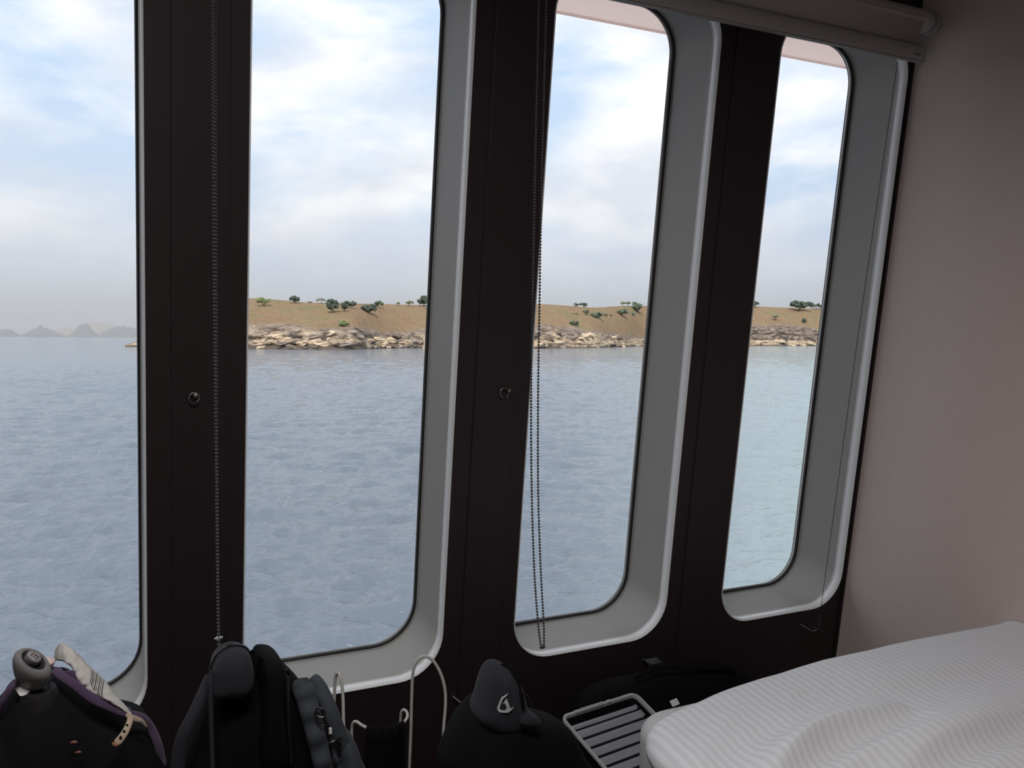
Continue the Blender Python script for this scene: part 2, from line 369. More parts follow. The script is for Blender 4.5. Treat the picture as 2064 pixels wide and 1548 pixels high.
# ------------------------------------------------------------------ room shell
XR = [0.12606 + 0.616617 * k for k in range(-2, 4)]; WID = 0.43509; ZB, ZT, RAD, DEP = -0.9967, 0.557, 0.10, 0.191
wins = [(x - WID, x) for x in XR]
def opening(k, grow=0.0, r=None): return rrect(wins[k][0]-grow, wins[k][1]+grow, ZB-grow, ZT+grow, (r or RAD)+grow)
XL_ROOM, XR_ROOM, Y_BACK, Z_CEIL = -1.9, 1.991, -2.0, 2.42
mb = MB()
outer = [(XL_ROOM-0.1, -1.52), (XR_ROOM+0.1, -1.52), (XR_ROOM+0.1, 1.12), (XL_ROOM-0.1, 1.12)]
holed(mb, outer, [opening(k, 0.002) for k in range(6)], 0.0)
tag(mb.build('wall_window', M['wall_dark'], smooth=False, lean=True), 'dark brown panelled wall leaning inward around the tall windows', kind='structure')
wall_w = bpy.data.objects['wall_window']
for k in range(5):                   # a narrow cover panel on every pillar between two windows
    x = wins[k][1]
    mb = MB(); a = rrect(x+0.045, x+0.146, -1.45, 1.05, 0.004, 2)
    loft_loops(mb, [[(p, 0.0, q) for p, q in a], [(p, -0.0025, q) for p, q in a], [(p*1.0, -0.0035, q) for p, q in rrect(x+0.0465, x+0.1445, -1.4485, 1.0485, 0.003, 2)]])
    holed(mb, rrect(x+0.0465, x+0.1445, -1.4485, 1.0485, 0.003, 2), [], -0.0035)
    mb.build('panel', M['wall_dark'], wall_w)
mb = MB(); holed(mb, [(XL_ROOM-0.3, -1.9), (XR_ROOM+0.6, -1.9), (XR_ROOM+0.6, 1.25), (XL_ROOM-0.3, 1.25)], [opening(k, 0.004) for k in range(6)], DEP+0.012)
tag(mb.build('wall_outer', M['hull'], smooth=False, lean=True), 'white outer hull plating around the windows', kind='structure')

for k in range(6):
    x0, x1 = wins[k]
    def lp(y, g): return [(p, y, q) for p, q in opening(k, g)]
    mb = MB(); loft_loops(mb, [lp(0.0255, 0.0025), lp(0.0292, 0.0012), lp(0.0294, -0.0002), lp(0.1775, 0.0060), lp(0.178, 0.0105), lp(DEP+0.011, 0.0105)])
    w = tag(mb.build('window_%d' % (k+1), M['liner'], lean=True, angle=30), 'tall round-cornered cabin window with a deep grey lining', kind='structure')
    mb = MB(); loft_loops(mb, [lp(0.002, 0.0018), lp(-0.0018, 0.0012), lp(-0.0022, 0.0), lp(0.001, -0.0018), lp(0.007, -0.0026), lp(0.020, -0.0018), lp(0.0238, -0.0004), lp(0.0240, 0.003)])
    mb.build('lip', M['lip'], w, angle=60)
    mb = MB(); loft_loops(mb, [lp(0.0262, 0.003), lp(0.0262, -0.0006), lp(0.0270, -0.0012), lp(0.0285, -0.0008), lp(0.0290, 0.0005)]); mb.build('inner_bead', M['lip'], w, angle=60)
    mb = MB(); loft_loops(mb, [lp(0.1785, 0.0102), lp(0.1785, 0.0052), lp(0.1815, 0.0046), lp(0.1815, 0.0102)]); mb.build('seal', M['seal'], w)
    mb = MB(); loft_loops(mb, [lp(0.182, 0.0102), lp(0.182, 0.0015), lp(0.189, -0.0005), lp(0.189, 0.0102)]); mb.build('gasket', M['rubber'], w)
    mb = MB(); a = opening(k, 0.004)
    holed(mb, a, [], 0.186); mb.build('glass_pane', M['glass'], w, smooth=False)

def quad(name, pts, m, label):
    mb = MB(); mb.add(pts, [tuple(range(len(pts)))]); return tag(mb.build(name, m, smooth=False), label, kind='structure')
e0, e1 = W(0, 0.06, -1.5), W(0, 0.06, 1.12)
quad('wall_right', [(XR_ROOM, Y_BACK, 0), (XR_ROOM, e0.y, 0), (XR_ROOM, e1.y, e1.z), (XR_ROOM, Y_BACK, e1.z)], M['wall_paper'], 'mauve beige papered side wall at the bed end')
quad('wall_left', [(XL_ROOM, Y_BACK, 0), (XL_ROOM, e0.y, 0), (XL_ROOM, e1.y, e1.z), (XL_ROOM, Y_BACK, e1.z)], M['wall_pale'], 'pale side wall opposite the bed')
quad('wall_back', [(XL_ROOM, Y_BACK, 0), (XR_ROOM, Y_BACK, 0), (XR_ROOM, Y_BACK, Z_CEIL), (XL_ROOM, Y_BACK, Z_CEIL)], M['wall_pale'], 'pale wall facing the windows')
quad('floor', [(XL_ROOM-0.05, Y_BACK, 0), (XR_ROOM+0.05, Y_BACK, 0), (XR_ROOM+0.05, 1.97, 0), (XL_ROOM-0.05, 1.97, 0)], M['floor'], 'dark carpeted cabin floor')
quad('ceiling', [(XL_ROOM-0.05, Y_BACK-0.05, Z_CEIL), (XR_ROOM+0.05, Y_BACK-0.05, Z_CEIL), (XR_ROOM+0.05, 1.64, Z_CEIL), (XL_ROOM-0.05, 1.64, Z_CEIL)], M['ceil'], 'pale cabin ceiling')
# dark trim strip in the corner between window wall and papered wall
mb = MB(); mb.box((1.9835, -0.006, -1.5), (1.9905, -0.0005, 1.1)); tag(mb.build('trim_1', M['wall_dark'], lean=True, smooth=False), 'dark corner strip beside the last window', kind='structure')

t = thing('added_fill_housing', 'housing of the added fill light under the ceiling, out of view', 'light'); t.location = (0.0, 0.35, 2.42)  # frame around the added fill lamp, outside the view
mb = MB(); mb.box((-0.60, -0.21, -0.040), (0.60, -0.185, -0.0005)); mb.box((-0.60, 0.185, -0.040), (0.60, 0.21, -0.0005)); mb.box((-0.60, -0.185, -0.040), (-0.565, 0.185, -0.0005)); mb.box((0.565, -0.185, -0.040), (0.60, 0.185, -0.0005))
mb.build('housing', M['hull'], t, smooth=False)
# overhang of the deck above, outside the glass
mb = MB(); mb.box((-2.4, 0.206, 0.606), (3.2, 0.55, 0.612)); mb.box((-2.4, 0.545, 0.600), (3.2, 0.552, 0.614))
tag(mb.build('canopy', M['canopy'], lean=True, smooth=False), 'pale pink deck overhang seen through the window tops', kind='structure')

# ------------------------------------------------------------------ the sea
SEA = -3.8
def np_mesh(name, verts, faces, m, smooth=True, **attrs):
    me = bpy.data.meshes.new(name); nv, nf = len(verts), len(faces)
    me.vertices.add(nv); me.vertices.foreach_set('co', verts.astype(np.float32).ravel())
    me.loops.add(nf*4); me.loops.foreach_set('vertex_index', faces.astype(np.int32).ravel())
    me.polygons.add(nf); me.polygons.foreach_set('loop_start', np.arange(0, nf*4, 4, dtype=np.int32))
    me.update(calc_edges=True); me.validate()
    if smooth: me.polygons.foreach_set('use_smooth', np.ones(nf, dtype=bool))
    for k, v in attrs.items():
        at = me.attributes.new(k, 'FLOAT', 'POINT'); at.data.foreach_set('value', v.astype(np.float32).ravel())
    me.materials.append(m); o = bpy.data.objects.new(name, me); C.objects.link(o); return o
def grid_faces(nr, nc):
    i = np.arange(nr-1)[:, None]*nc + np.arange(nc-1)[None, :]
    return np.stack([i, i+1, i+nc+1, i+nc], -1).reshape(-1, 4)

rng = np.random.default_rng(3)
az = np.radians(np.linspace(-42, 84, 620))
rr = np.concatenate([[3.0, 5.0, 7.0], 8.5 * (260/8.5) ** np.linspace(0, 1, 640), 260 * (26000/260) ** np.linspace(0.02, 1, 120)])
A, Rr = np.meshgrid(az, rr); X = Rr*np.sin(A); Y = Rr*np.cos(A); Z = np.full_like(X, SEA)
dr = np.gradient(rr)[:, None]
for _ in range(90):
    lam = 0.3 * (3.6/0.3) ** rng.random(); th = 1.15 + rng.normal(0, 0.5); ph = rng.random()*2*PI
    kx, ky = 2*PI/lam*math.cos(th), 2*PI/lam*math.sin(th)
    fade = np.clip(lam/(2.5*dr) - 0.4, 0, 1)
    amp = 0.0072*lam**0.6
    q = kx*X + ky*Y + ph + 0.9*np.sin(0.11*X + 0.07*Y + ph*3)
    Z += fade*amp*(1 - 2*np.abs(np.sin(q/2))**0.8 + 0.27)
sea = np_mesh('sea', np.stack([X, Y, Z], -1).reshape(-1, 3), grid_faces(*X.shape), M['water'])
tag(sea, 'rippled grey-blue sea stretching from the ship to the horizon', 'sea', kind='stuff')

# ------------------------------------------------------------------ the near headland
# azimuth, shore distance, cliff-top distance and height, ridge distance and height
LAND = [(3.07, 470.3, 472.7, -3.2, 474.3, -3.0), (3.96, 459.3, 466.3, -1.36, 474.3, -0.67), (4.92, 448.8, 455.8, 0.84, 478.8, 3.79), (7.16, 410.7, 417.7, 3.57, 470.7, 14.73), (10.05, 394.4, 401.4, 6.39, 474.4, 21.22), (11.83, 387.1, 394.1, 5.34, 467.1, 20.15), (13.64, 380.3, 387.3, 4.3, 460.3, 18.59), (15.47, 374.0, 381.0, 4.95, 454.0, 18.28), (16.77, 382.0, 389.0, 5.5, 462.0, 18.45), (17.4, 398.0, 405.0, 4.0, 480.5, 19.1), (18.3, 418.0, 425.0, 2.9, 502.0, 19.9), (19.21, 430.6, 437.6, 2.75, 515.6, 20.2), (21.1, 445.2, 452.2, 3.1, 530.2, 20.5), (23.96, 454.1, 461.1, 5.1, 534.1, 21.42), (28.11, 444.0, 451.0, 6.91, 524.0, 21.5), (30.03, 462.0, 469.0, 5.9, 542.0, 21.05), (31.93, 482.0, 489.0, 3.99, 562.0, 20.41), (33.82, 550.3, 557.3, 1.99, 630.3, 24.32), (35.08, 614.5, 621.5, 0.08, 694.5, 26.28), (38.17, 662.3, 669.3, 3.81, 742.3, 29.95), (41.5, 695.4, 702.4, 11.26, 775.4, 28.94), (43.57, 718.9, 725.9, 11.99, 798.9, 28.35), (45.59, 744.5, 751.5, 9.2, 824.5, 28.17), (49.76, 745.3, 752.3, 8.86, 825.3, 30.67), (56.5, 799.3, 806.3, 10.55, 879.3, 33.41), (63.92, 981.7, 988.7, 13.23, 1061.7, 39.45)]
LT = np.array(LAND)
LA = np.linspace(3.07, 63.92, 1200); KW = np.exp(-0.5*(np.arange(-18, 19)/7.0)**2); KW /= KW.sum()
LS = [np.where(LA < 5, np.interp(LA, LT[:, 0], LT[:, i]), np.convolve(np.pad(np.interp(LA, LT[:, 0], LT[:, i]), 18, 'edge'), KW, 'valid')) for i in range(1, 6)]
def lcol(a): return [float(np.interp(a, LA, q)) for q in LS]
na = 610; av = np.linspace(3.07, 63.9, na)
NC, NS, NB = 26, 34, 5
rows = []; rock = []; pale = []; wet = []
for a in av:
    r0, rc, zc, rg, zg = lcol(a); s_, c_ = math.sin(math.radians(a)), math.cos(math.radians(a)); col = []
    f = min(1.0, (a-3.07)/2.0)
    for i in range(NC):                       # cliff, stepped into ledges
        t = i/(NC-1); z = SEA-0.8 + (zc-SEA+0.8)*t
        q = Vector((r0*math.radians(a)*0.16, z*0.35, 1.3))
        n1 = noise.noise(q) + 0.5*noise.noise(q*2.6) + 0.25*noise.noise(q*6)
        led = 0.55*math.sin(z*1.9 + 2.2*noise.noise(q*0.7))
        r = r0 + (rc-r0)*t**1.3 + f*(2.6*n1 + led)*(0.35+0.65*math.sin(PI*min(1, t*1.05)))
        col.append((r*s_, r*c_, z + f*0.35*n1*t))
        rock.append(1.0); wet.append(min(1, max(0, (SEA + (1.9 if 9 < a < 17.3 else 0.9) + (1.3 if 9 < a < 17.3 else 0.5)*n1 - z)*2.5 + 0.5)))
        w4 = 1.0 if a > 40.5 else 0.0
        pl = 0.55 + 0.9*noise.noise(Vector((a*0.9, t*1.6, 5.0))) - 0.55*max(0, t-0.55)/0.45
        if w4: pl = 1.2 if t < 0.30 else -0.2
        if a > 17.3 and a < 22 and t < 0.62: pl = 1.2
        if 31 < a < 36: pl += 0.35
        if a < 6: pl = 1.0
        pale.append(min(1, max(0, pl)))
    for i in range(1, NS+1):
        t = i/NS; r = rc + (rg-rc)*t; x, y = r*s_, r*c_
        z = zc + (zg-zc)*(t + 0.10*math.sin(PI*t)) 
        z += 0.9*math.sin(PI*t)*noise.noise(Vector((x*0.022, y*0.03, 4))) + 0.25*noise.noise(Vector((x*0.12, y*0.12, 2)))*min(1, 3*(1-t))
        col.append((x, y, z))
        e = 0.06 + 0.10*noise.noise(Vector((x*0.06, y*0.06, 9)))
        if a > 40.5: e += 0.0
        rock.append(min(1, max(0, (e - t)/0.05 + 0.5))); wet.append(0.0); pale.append(0.05)
    for i in range(1, NB+1):
        r = rg + i*9; col.append((r*s_, r*c_, zg - 0.16*i*i - (0.0 if i < 5 else 25)))
        rock.append(0.0); wet.append(0.0); pale.append(0.0)
    rows.append(col)
V = np.array(rows).reshape(-1, 3)
head = np_mesh('headland', V, grid_faces(na, NC+NS+NB), M['land'], rock=np.array(rock), pale=np.array(pale), wet=np.array(wet))
tag(head, 'dry grassy headland with pale sandstone cliffs along the waterline', kind='structure')
# blocks of stone broken out of the cliff foot and face
bmesh_pool = []
for k in range(14):
    mb = MB(); mb.ico((0, 0, 0), 1.0, 2, 0.75, (1.25, 0.8, 0.75), seed=k+3, freq=1.3)
    me = bpy.data.meshes.new('boulder'); me.from_pydata(mb.v, [], mb.f); me.materials.append(M[('rock_pale', 'rock_grey', 'rock_dark')[k % 3]]); bmesh_pool.append(me)
rb = random.Random(11)
for k in range(150):
    a = rb.choice([rb.uniform(9.8, 17.0), rb.uniform(17.4, 21.5), rb.uniform(27.8, 36), rb.uniform(40.8, 46)])
    r0, rc, zc, rg, zg = lcol(a); t = rb.random()**1.5*0.95; s_ = rb.uniform(0.7, 1.9)*(1.3 if a > 34 else 1.0)
    r = r0 + (rc-r0)*t - 0.3*s_; o = bpy.data.objects.new('boulder', bmesh_pool[(rb.randrange(14) if a < 40.5 or t < 0.28 else rb.choice([1, 2, 4, 5, 7, 8, 10, 11]))]); C.objects.link(o); o.parent = head
    o.location = (r*math.sin(math.radians(a)), r*math.cos(math.radians(a)), max(SEA+0.15, SEA + (zc-SEA)*t)); o.scale = (s_*rb.uniform(1, 1.8), s_, s_*rb.uniform(0.5, 0.95))
    o.rotation_euler = (rb.uniform(-0.3, 0.3), rb.uniform(-0.3, 0.3), -math.radians(a) + rb.uniform(-0.5, 0.5))

# ------------------------------------------------------------------ trees and bushes on the slope
# azimuth, distance, height, crown width, foliage, label
TREES = [
 (12.87, 454.8, 3.56, 4.92, 0, 'dark round tree on the skyline, leftmost skyline tree in the second window'),
 (14.53, 453.6, 2.74, 4.93, 2, 'pale flat-topped tree alone on the skyline in the second window'),
 (13.81, 458.4, 0.87, 2.24, 1, 'tiny low bush on the skyline between a dark tree and a flat-topped tree'),
 (15.18, 414.9, 6.38, 5.66, 0, 'tall dark pointed tree on the slope, middle of the second window'),
 (15.90, 419.6, 4.13, 3.21, 0, 'small dark tree with a bare trunk just right of the pointed tree'),
 (16.32, 433.9, 4.04, 6.18, 0, 'broad dark tree reaching the skyline above a small trunked tree'),
 (17.40, 445.0, 4.40, 7.26, 0, 'wide dark bushy tree low on the slope with no trunk showing, second window'),
 (18.06, 478.0, 3.5, 5.67, 1, 'mid green tree at the skyline just right of the wide bushy tree'),
 (19.31, 510, 2.45, 2.38, 2, 'small thin olive bush on the skyline, second window'),
 (20.00, 515, 3.35, 4.79, 2, 'pale olive tree on the skyline left of the big right-edge tree, second window'),
 (20.94, 522, 6.5, 7.53, 0, 'tall dark tree on the skyline at the right edge of the second window'),
 (15.88, 386.9, 2.65, 4.23, 3, 'bright green round bush just above the cliff, second window'),
 (10.99, 438.9, 4.23, 6.35, 3, 'yellow-green loose tree on the slope at the left edge of the second window'),
 (21.20, 500, 3.9, 3.18, 2, 'olive shrub below the tall dark tree at the second window edge'),
 (30.66, 546.3, 2.43, 3.64, 0, 'left of the two small dark skyline trees in the third window'),
 (31.15, 551.8, 3.06, 4.90, 0, 'right and larger of the two dark skyline trees in the third window'),
 (33.64, 623.7, 3.27, 4.13, 2, 'leftmost pale tree of the hilltop clump in the third window'),
 (33.98, 638.6, 3.42, 4.58, 2, 'middle pale tree of the hilltop clump in the third window'),
 (34.39, 659.4, 3.09, 4.72, 1, 'rightmost, darker tree of the hilltop clump in the third window'),
 (31.33, 526.0, 2.92, 3.79, 0, 'dark round tree at the left end of the slope thicket, third window'),
 (32.01, 530.6, 3.53, 7.65, 1, 'wide grey-green bush in the slope thicket, third window'),
 (32.58, 553.0, 1.53, 2.76, 0, 'low dark bush right of the wide thicket bush, third window'),
 (32.89, 563.3, 1.25, 2.18, 1, 'smallest bush in the gap of the slope thicket, third window'),
 (33.62, 591.1, 4.57, 7.51, 1, 'dense rounded tree right of the gap in the slope thicket, third window'),
 (34.59, 646.6, 6.77, 8.55, 1, 'tall loose tree on the slope at the right edge of the third window'),
 (34.31, 626.0, 2.42, 3.11, 1, 'small bush at the foot of the tall right-edge tree, third window'),
 (30.59, 486.0, 2.70, 4.86, 0, 'dark leaning bush low on the slope above the cliff, third window'),
 (30.61, 513.6, 1.14, 3.99, 1, 'flat low shrub in the hillside crease, left in the third window'),
 (41.79, 771.5, 6.21, 5.38, 0, 'dark tree half hidden by the pillar at the left of the last window'),
 (44.46, 791.9, 8.98, 17.61, 0, 'very wide dark clump of trees on the skyline, last window'),
 (45.43, 818.5, 4.53, 12.07, 1, 'low green trees on the skyline at the right edge of the last window'),
 (44.73, 752.9, 3.78, 3.98, 0, 'small dark bush alone on the slope, last window'),
 (43.04, 735.1, 4.71, 5.89, 2, 'faint pale shrub low on the slope, last window'),
]
def ground_z(a, r):
    r0, rc, zc, rg, zg = lcol(a); t = min(1, max(0, (r-rc)/(rg-rc))); x, y = r*math.sin(math.radians(a)), r*math.cos(math.radians(a))
    return zc + (zg-zc)*(t + 0.10*math.sin(PI*t)) + 0.9*math.sin(PI*t)*noise.noise(Vector((x*0.022, y*0.03, 4))) + 0.25*noise.noise(Vector((x*0.12, y*0.12, 2)))*min(1, 3*(1-t))
for k, (a, r, h, w, kind, lab) in enumerate(TREES):
    rt_ = random.Random(50+k); x, y = r*math.sin(math.radians(a)), r*math.cos(math.radians(a)); z = ground_z(a, r) - 0.12
    bush = h < 3.0 and kind in (0, 1, 3) and k not in (14, 19) or k in (6, 20)
    t = thing('bush' if bush else 'tree', lab, 'bush' if bush else 'tree', group='trees and bushes on the headland'); t.location = (x, y, z)
    th = 0.05*h if bush else 0.24*h
    mb = MB(); top = Vector((rt_.uniform(-.1, .1)*w, 0, th + 0.25*h))
    mb.tube([(0, 0, -0.3), (top.x*0.4, 0, th*0.6), top], [0.055*h, 0.045*h, 0.03*h], 6)
    for b in range(4):
        d = Vector((rt_.uniform(-1, 1)*w*0.34, rt_.uniform(-1, 1)*w*0.2, h*rt_.uniform(0.55, 0.8)))
        mb.tube([top*0.7, d], [0.028*h, 0.012*h], 5)
    mb.build('trunk', M['trunk'], t)
    mb = MB(); nb = 16 + int(w*2.2); zc_ = (th + h)/2; hz = (h - th)/2; base = min(h - th, w)
    for b in range(nb):
        u = rt_.uniform(-1, 1); v_ = rt_.uniform(-0.8, 0.8)
        lim = math.sqrt(max(0.05, 1 - u*u)); wz = rt_.uniform(-0.9, 1)*lim
        if kind == 2: wz = -0.1 + 1.05*rt_.random()*lim
        s_ = rt_.uniform(0.13, 0.27)*base*(1 if kind != 2 else 0.75)
        mb.ico((u*(w/2 - s_*0.6), v_*w*0.35, zc_ + wz*(hz - s_*0.55)), s_, 2, 1.1, (1.1, 1, 0.95), seed=k*17+b, freq=3.0)
    mb.build('crown', M['leaf_%d' % kind], t)

# ------------------------------------------------------------------ far islands
def island(name, lab, a0, a1, peaks, D, m, seed, depth=900):
    n, mdp = 90, 26; vs = np.zeros((mdp, n, 3)); aa = np.linspace(a0, a1, n)
    prof = np.interp(aa, [p[0] for p in peaks], [p[1] for p in peaks])
    for j in range(mdp):
        v = j/(mdp-1)*2 - 1; sh = max(0, 1 - abs(v)**1.5)
        for i in range(n):
            r = D + v*depth/2; q = Vector((aa[i]*4 + seed, v*2.2, seed))
            z = SEA - 2 + (prof[i]*(1 + 0.16*noise.noise(q*1.6) + 0.09*noise.noise(q*5)) + 5.8) * sh
            vs[j, i] = (r*math.sin(math.radians(aa[i])), r*math.cos(math.radians(aa[i])), z)
    o = np_mesh(name, vs.reshape(-1, 3), grid_faces(mdp, n), m); tag(o, lab, 'island', 'far islands on the horizon'); return o
k6, k7 = 6000/2900, 7600/3700
island('far_island', 'low grey island at the far left edge of the horizon', -6.2, -2.25, [(-6.2, 8), (-5.2, 13*k6), (-3.3, 19*k6), (-2.86, 20*k6), (-2.5, 9*k6), (-2.25, 0)], 6000, M['isle_grey'], 1)
island('far_island', 'grey cone-shaped island, second from the left on the horizon', -2.5, 0.05, [(-2.5, 0), (-2.2, 6*k6), (-1.6, 22*k6), (-1.34, 30*k6), (-1.05, 24*k6), (-0.5, 12*k6), (0.05, 0)], 5900, M['isle_grey'], 4)
island('far_island', 'low tan ridge behind and between the two grey cones', -1.7, 1.1, [(-1.7, 4), (-1.2, 22*k7), (-0.5, 26*k7), (0.0, 31*k7), (0.5, 29*k7), (1.1, 20)], 7600, M['isle_tan'], 8)
island('far_island', 'steep grey twin-peaked island in the middle of the far group', -0.02, 1.85, [(-0.02, 0), (0.35, 12*k6), (0.68, 34*k6), (0.85, 34*k6), (0.98, 39*k6), (1.15, 33*k6), (1.45, 14*k6), (1.85, 2)], 5900, M['isle_grey'], 12)
island('far_island', 'broad tan hill standing highest behind the grey islands', 0.5, 5.4, [(0.5, 10), (1.1, 48*k7), (1.61, 57*k7), (2.1, 54*k7), (2.6, 44*k7), (3.2, 36*k7), (4.2, 20*k7), (5.4, 0)], 8000, M['isle_tan'], 15)
island('far_island', 'rounded grey island in front of the tan hill, rightmost of the far group', 1.65, 5.6, [(1.65, 0), (1.9, 14*k6), (2.4, 27*k6), (2.93, 31*k6), (3.5, 27*k6), (4.0, 15*k6), (5.6, 0)], 6100, M['isle_grey'], 20)
# sea haze lying over the distant water
mb = MB(); mb.box((-6000, 950, SEA-3), (9000, 12000, 420))
hz = bpy.data.materials.new('sea_haze'); hz.use_nodes = True; nt = hz.node_tree; nt.nodes.clear()
vo = nt.nodes.new('ShaderNodeVolumeScatter'); vo.inputs['Color'].default_value = (0.97, 0.98, 1.0, 1); vo.inputs['Density'].default_value = 0.00024; vo.inputs['Anisotropy'].default_value = 0.2
oo = nt.nodes.new('ShaderNodeOutputMaterial'); nt.links.new(vo.outputs[0], oo.inputs['Volume'])
tag(mb.build('sea_haze', hz, smooth=False), 'thin pale sea haze in front of the far islands', 'haze', kind='stuff')

# ------------------------------------------------------------------ roller blind, its chains and guide wire
t = thing('roller_blind', 'grey roller blind rolled up above the last two windows', 'blind', lean=True)
xa, xb = 0.885, 1.928
mb = MB(); mb.lathe([(0.0, 0), (0.0262, 0.0), (0.0268, 0.002), (0.0268, xb-xa-0.002), (0.0262, xb-xa), (0.0, xb-xa)], (xa, -0.075, 0.580), (1, 0, 0), 40); mb.build('fabric_roll', M['blind'], t)
mb = MB(); mb.lathe([(0.0, 0), (0.019, 0), (0.019, 0.010), (0.0285, 0.011), (0.029, 0.016), (0.027, 0.021), (0.014, 0.024), (0.012, 0.042), (0.0, 0.042)], (xb+0.001, -0.075, 0.580), (1, 0, 0), 32)
e = mb.build('end_cap', M['blind_bar'], t)
mb = MB(); mb.box((1.968, -0.088, 0.566), (1.971, -0.001, 0.594)); mb.build('bracket', M['blind_bar'], t, smooth=False)
mb = MB(); mb.box((xa, -0.112, 0.545), (xa+0.004, -0.0005, 0.625)); mb.build('bracket', M['blind_bar'], t, smooth=False)
mb = MB(); a = [(-0.1018, 0.583), (-0.1005, 0.57), (-0.0965, 0.55), (-0.0955, 0.53), (-0.0955, 0.51)]
loft_loops(mb, [[(xa+0.02, y, z) for y, z in a], [(xb-0.036, y, z) for y, z in a]])
mb.v = mb.v; mb.f = [(j, j+1, 5+j+1, 5+j) for j in range(4)]
fb = mb.build('hanging_fabric', M['blind'], t); sm = fb.modifiers.new('thickness', 'SOLIDIFY'); sm.thickness = 0.0008
mb = MB(); prof = [(-0.101, 0.479), (-0.1035, 0.482), (-0.1035, 0.512), (-0.101, 0.5155), (-0.089, 0.5155), (-0.0865, 0.512), (-0.0865, 0.482), (-0.089, 0.479)]
x0, x1 = xa+0.012, 1.9035
mb.add([(x0, y, z) for y, z in prof] + [(x1, y, z) for y, z in prof], [(j, (j+1) % 8, 8+(j+1) % 8, 8+j) for j in range(8)] + [tuple(range(8))[::-1], tuple(range(8, 16))])
bar = mb.build('bottom_bar', M['blind_bar'], t, angle=60)
mb = MB(); mb.box((x0+0.004, -0.1032, 0.4765), (x1-0.006, -0.099, 0.4792)); mb.box((x0+0.004, -0.096, 0.4762), (x1-0.006, -0.0895, 0.4792)); mb.build('lower_lip', M['blind_bar'], bar, smooth=False)
mb = MB(); mb.box((x1, -0.1045, 0.4775), (x1+0.009, -0.0855, 0.5165)); mb.build('bar_end_cap', M['blind_bar'], bar, smooth=False)
mb = MB()
for i in range(7): mb.box((1.871+i*0.0034, -0.10385, 0.4915), (1.8735+i*0.0034, -0.1034, 0.4915+(0.0042 if i in (0, 4) else 0.003)))
mb.build('maker_mark', M['print'], bar, smooth=False)

# a second blind over the windows to the left carries the other chain; its tube sits above the picture
t = thing('roller_blind', 'grey roller blind rolled up above the left windows', 'blind', lean=True)
mb = MB(); mb.lathe([(0.0, 0), (0.0265, 0.0), (0.0268, 0.002), (0.0268, 1.55), (0.0262, 1.552), (0.0, 1.552)], (-1.30, -0.075, 0.80), (1, 0, 0), 32); mb.build('fabric_roll', M['blind'], t)
for x in (-1.306, 0.256):
    mb = MB(); mb.box((x-0.002, -0.105, 0.765), (x+0.002, -0.0005, 0.835)); mb.build('bracket', M['blind_bar'], t, smooth=False)

def bead_chain(lab, strands, joiner, jm='clear', rb=0.0025, step=0.0062):
    t = thing('bead_chain', lab, 'chain', group='blind control chains')
    bead = MB(); bead.ico((0, 0, 0), rb, 2, 0)
    beads = MB(); cord = MB()
    for path in strands:
        P = smooth_loop(path, 10, False); acc = 0.0
        for p, q in zip(P, P[1:]):
            d = (q-p).length; s_ = step - acc
            while s_ <= d:
                c = p + (q-p)*(s_/d); beads.add([(v[0]+c.x, v[1]+c.y, v[2]+c.z) for v in bead.v], bead.f); s_ += step
            acc = d - (s_ - step)
        cord.tube(P, 0.0006, 5)
    o = beads.build('beads', M['bead'], t); o['kind'] = 'stuff'
    cord.build('cord', M['bead'], t)
    if joiner:
        j = Vector(joiner); mb = MB()
        mb.lathe([(0.0, -0.0042), (0.003, -0.004), (0.0038, -0.001), (0.0038, 0.001), (0.003, 0.004), (0.0, 0.0042)], j, (1, 0.2, 0), 14)
        mb.lathe([(0.0, -0.0075), (0.0018, -0.007), (0.0018, 0.007), (0.0, 0.0075)], j, (1, 0.2, 0), 10)
        mb.build('joiner', M[jm], t)
    return t
a1 = [(0.2262, 1.549, 1.8778), (0.2246, 1.552, 1.7517), (0.2224, 1.556, 1.4297), (0.2216, 1.557, 1.0992), (0.2212, 1.557, 0.8037), (0.2218, 1.557, 0.688), (0.2217, 1.557, 0.6492), (0.2205, 1.557, 0.6149)]
b1 = [(0.2324, 1.565, 1.8856), (0.2301, 1.563, 1.7563), (0.2266, 1.561, 1.4307), (0.2236, 1.56, 1.0989), (0.222, 1.56, 0.8029), (0.2223, 1.5605, 0.6868), (0.2226, 1.5605, 0.6479), (0.2212, 1.559, 0.6141)]
bead_chain('fine dark bead chain hanging straight down the left pillar', [a1 + b1[::-1]], (0.222, 1.5585, 0.6866))
a2 = [(0.8282, 1.545, 1.9178), (0.8302, 1.55, 1.8542), (0.8276, 1.556, 1.5703), (0.825, 1.559, 1.28), (0.8235, 1.56, 1.0637), (0.8263, 1.56, 0.8845), (0.8329, 1.56, 0.733), (0.8415, 1.56, 0.6304), (0.8487, 1.56, 0.5793)]
b2 = [(0.8456, 1.545, 1.921), (0.8466, 1.55, 1.857), (0.8431, 1.556, 1.5718), (0.8406, 1.559, 1.2804), (0.8392, 1.56, 1.0632), (0.841, 1.56, 0.8834), (0.8477, 1.56, 0.7313), (0.8547, 1.56, 0.6285), (0.8561, 1.56, 0.5812)]
bead_chain('fine dark bead chain looping down in front of the third window', [a2 + [(0.8522, 1.56, 0.5726)] + b2[::-1]], (0.853, 1.5605, 0.5733), 'bead')

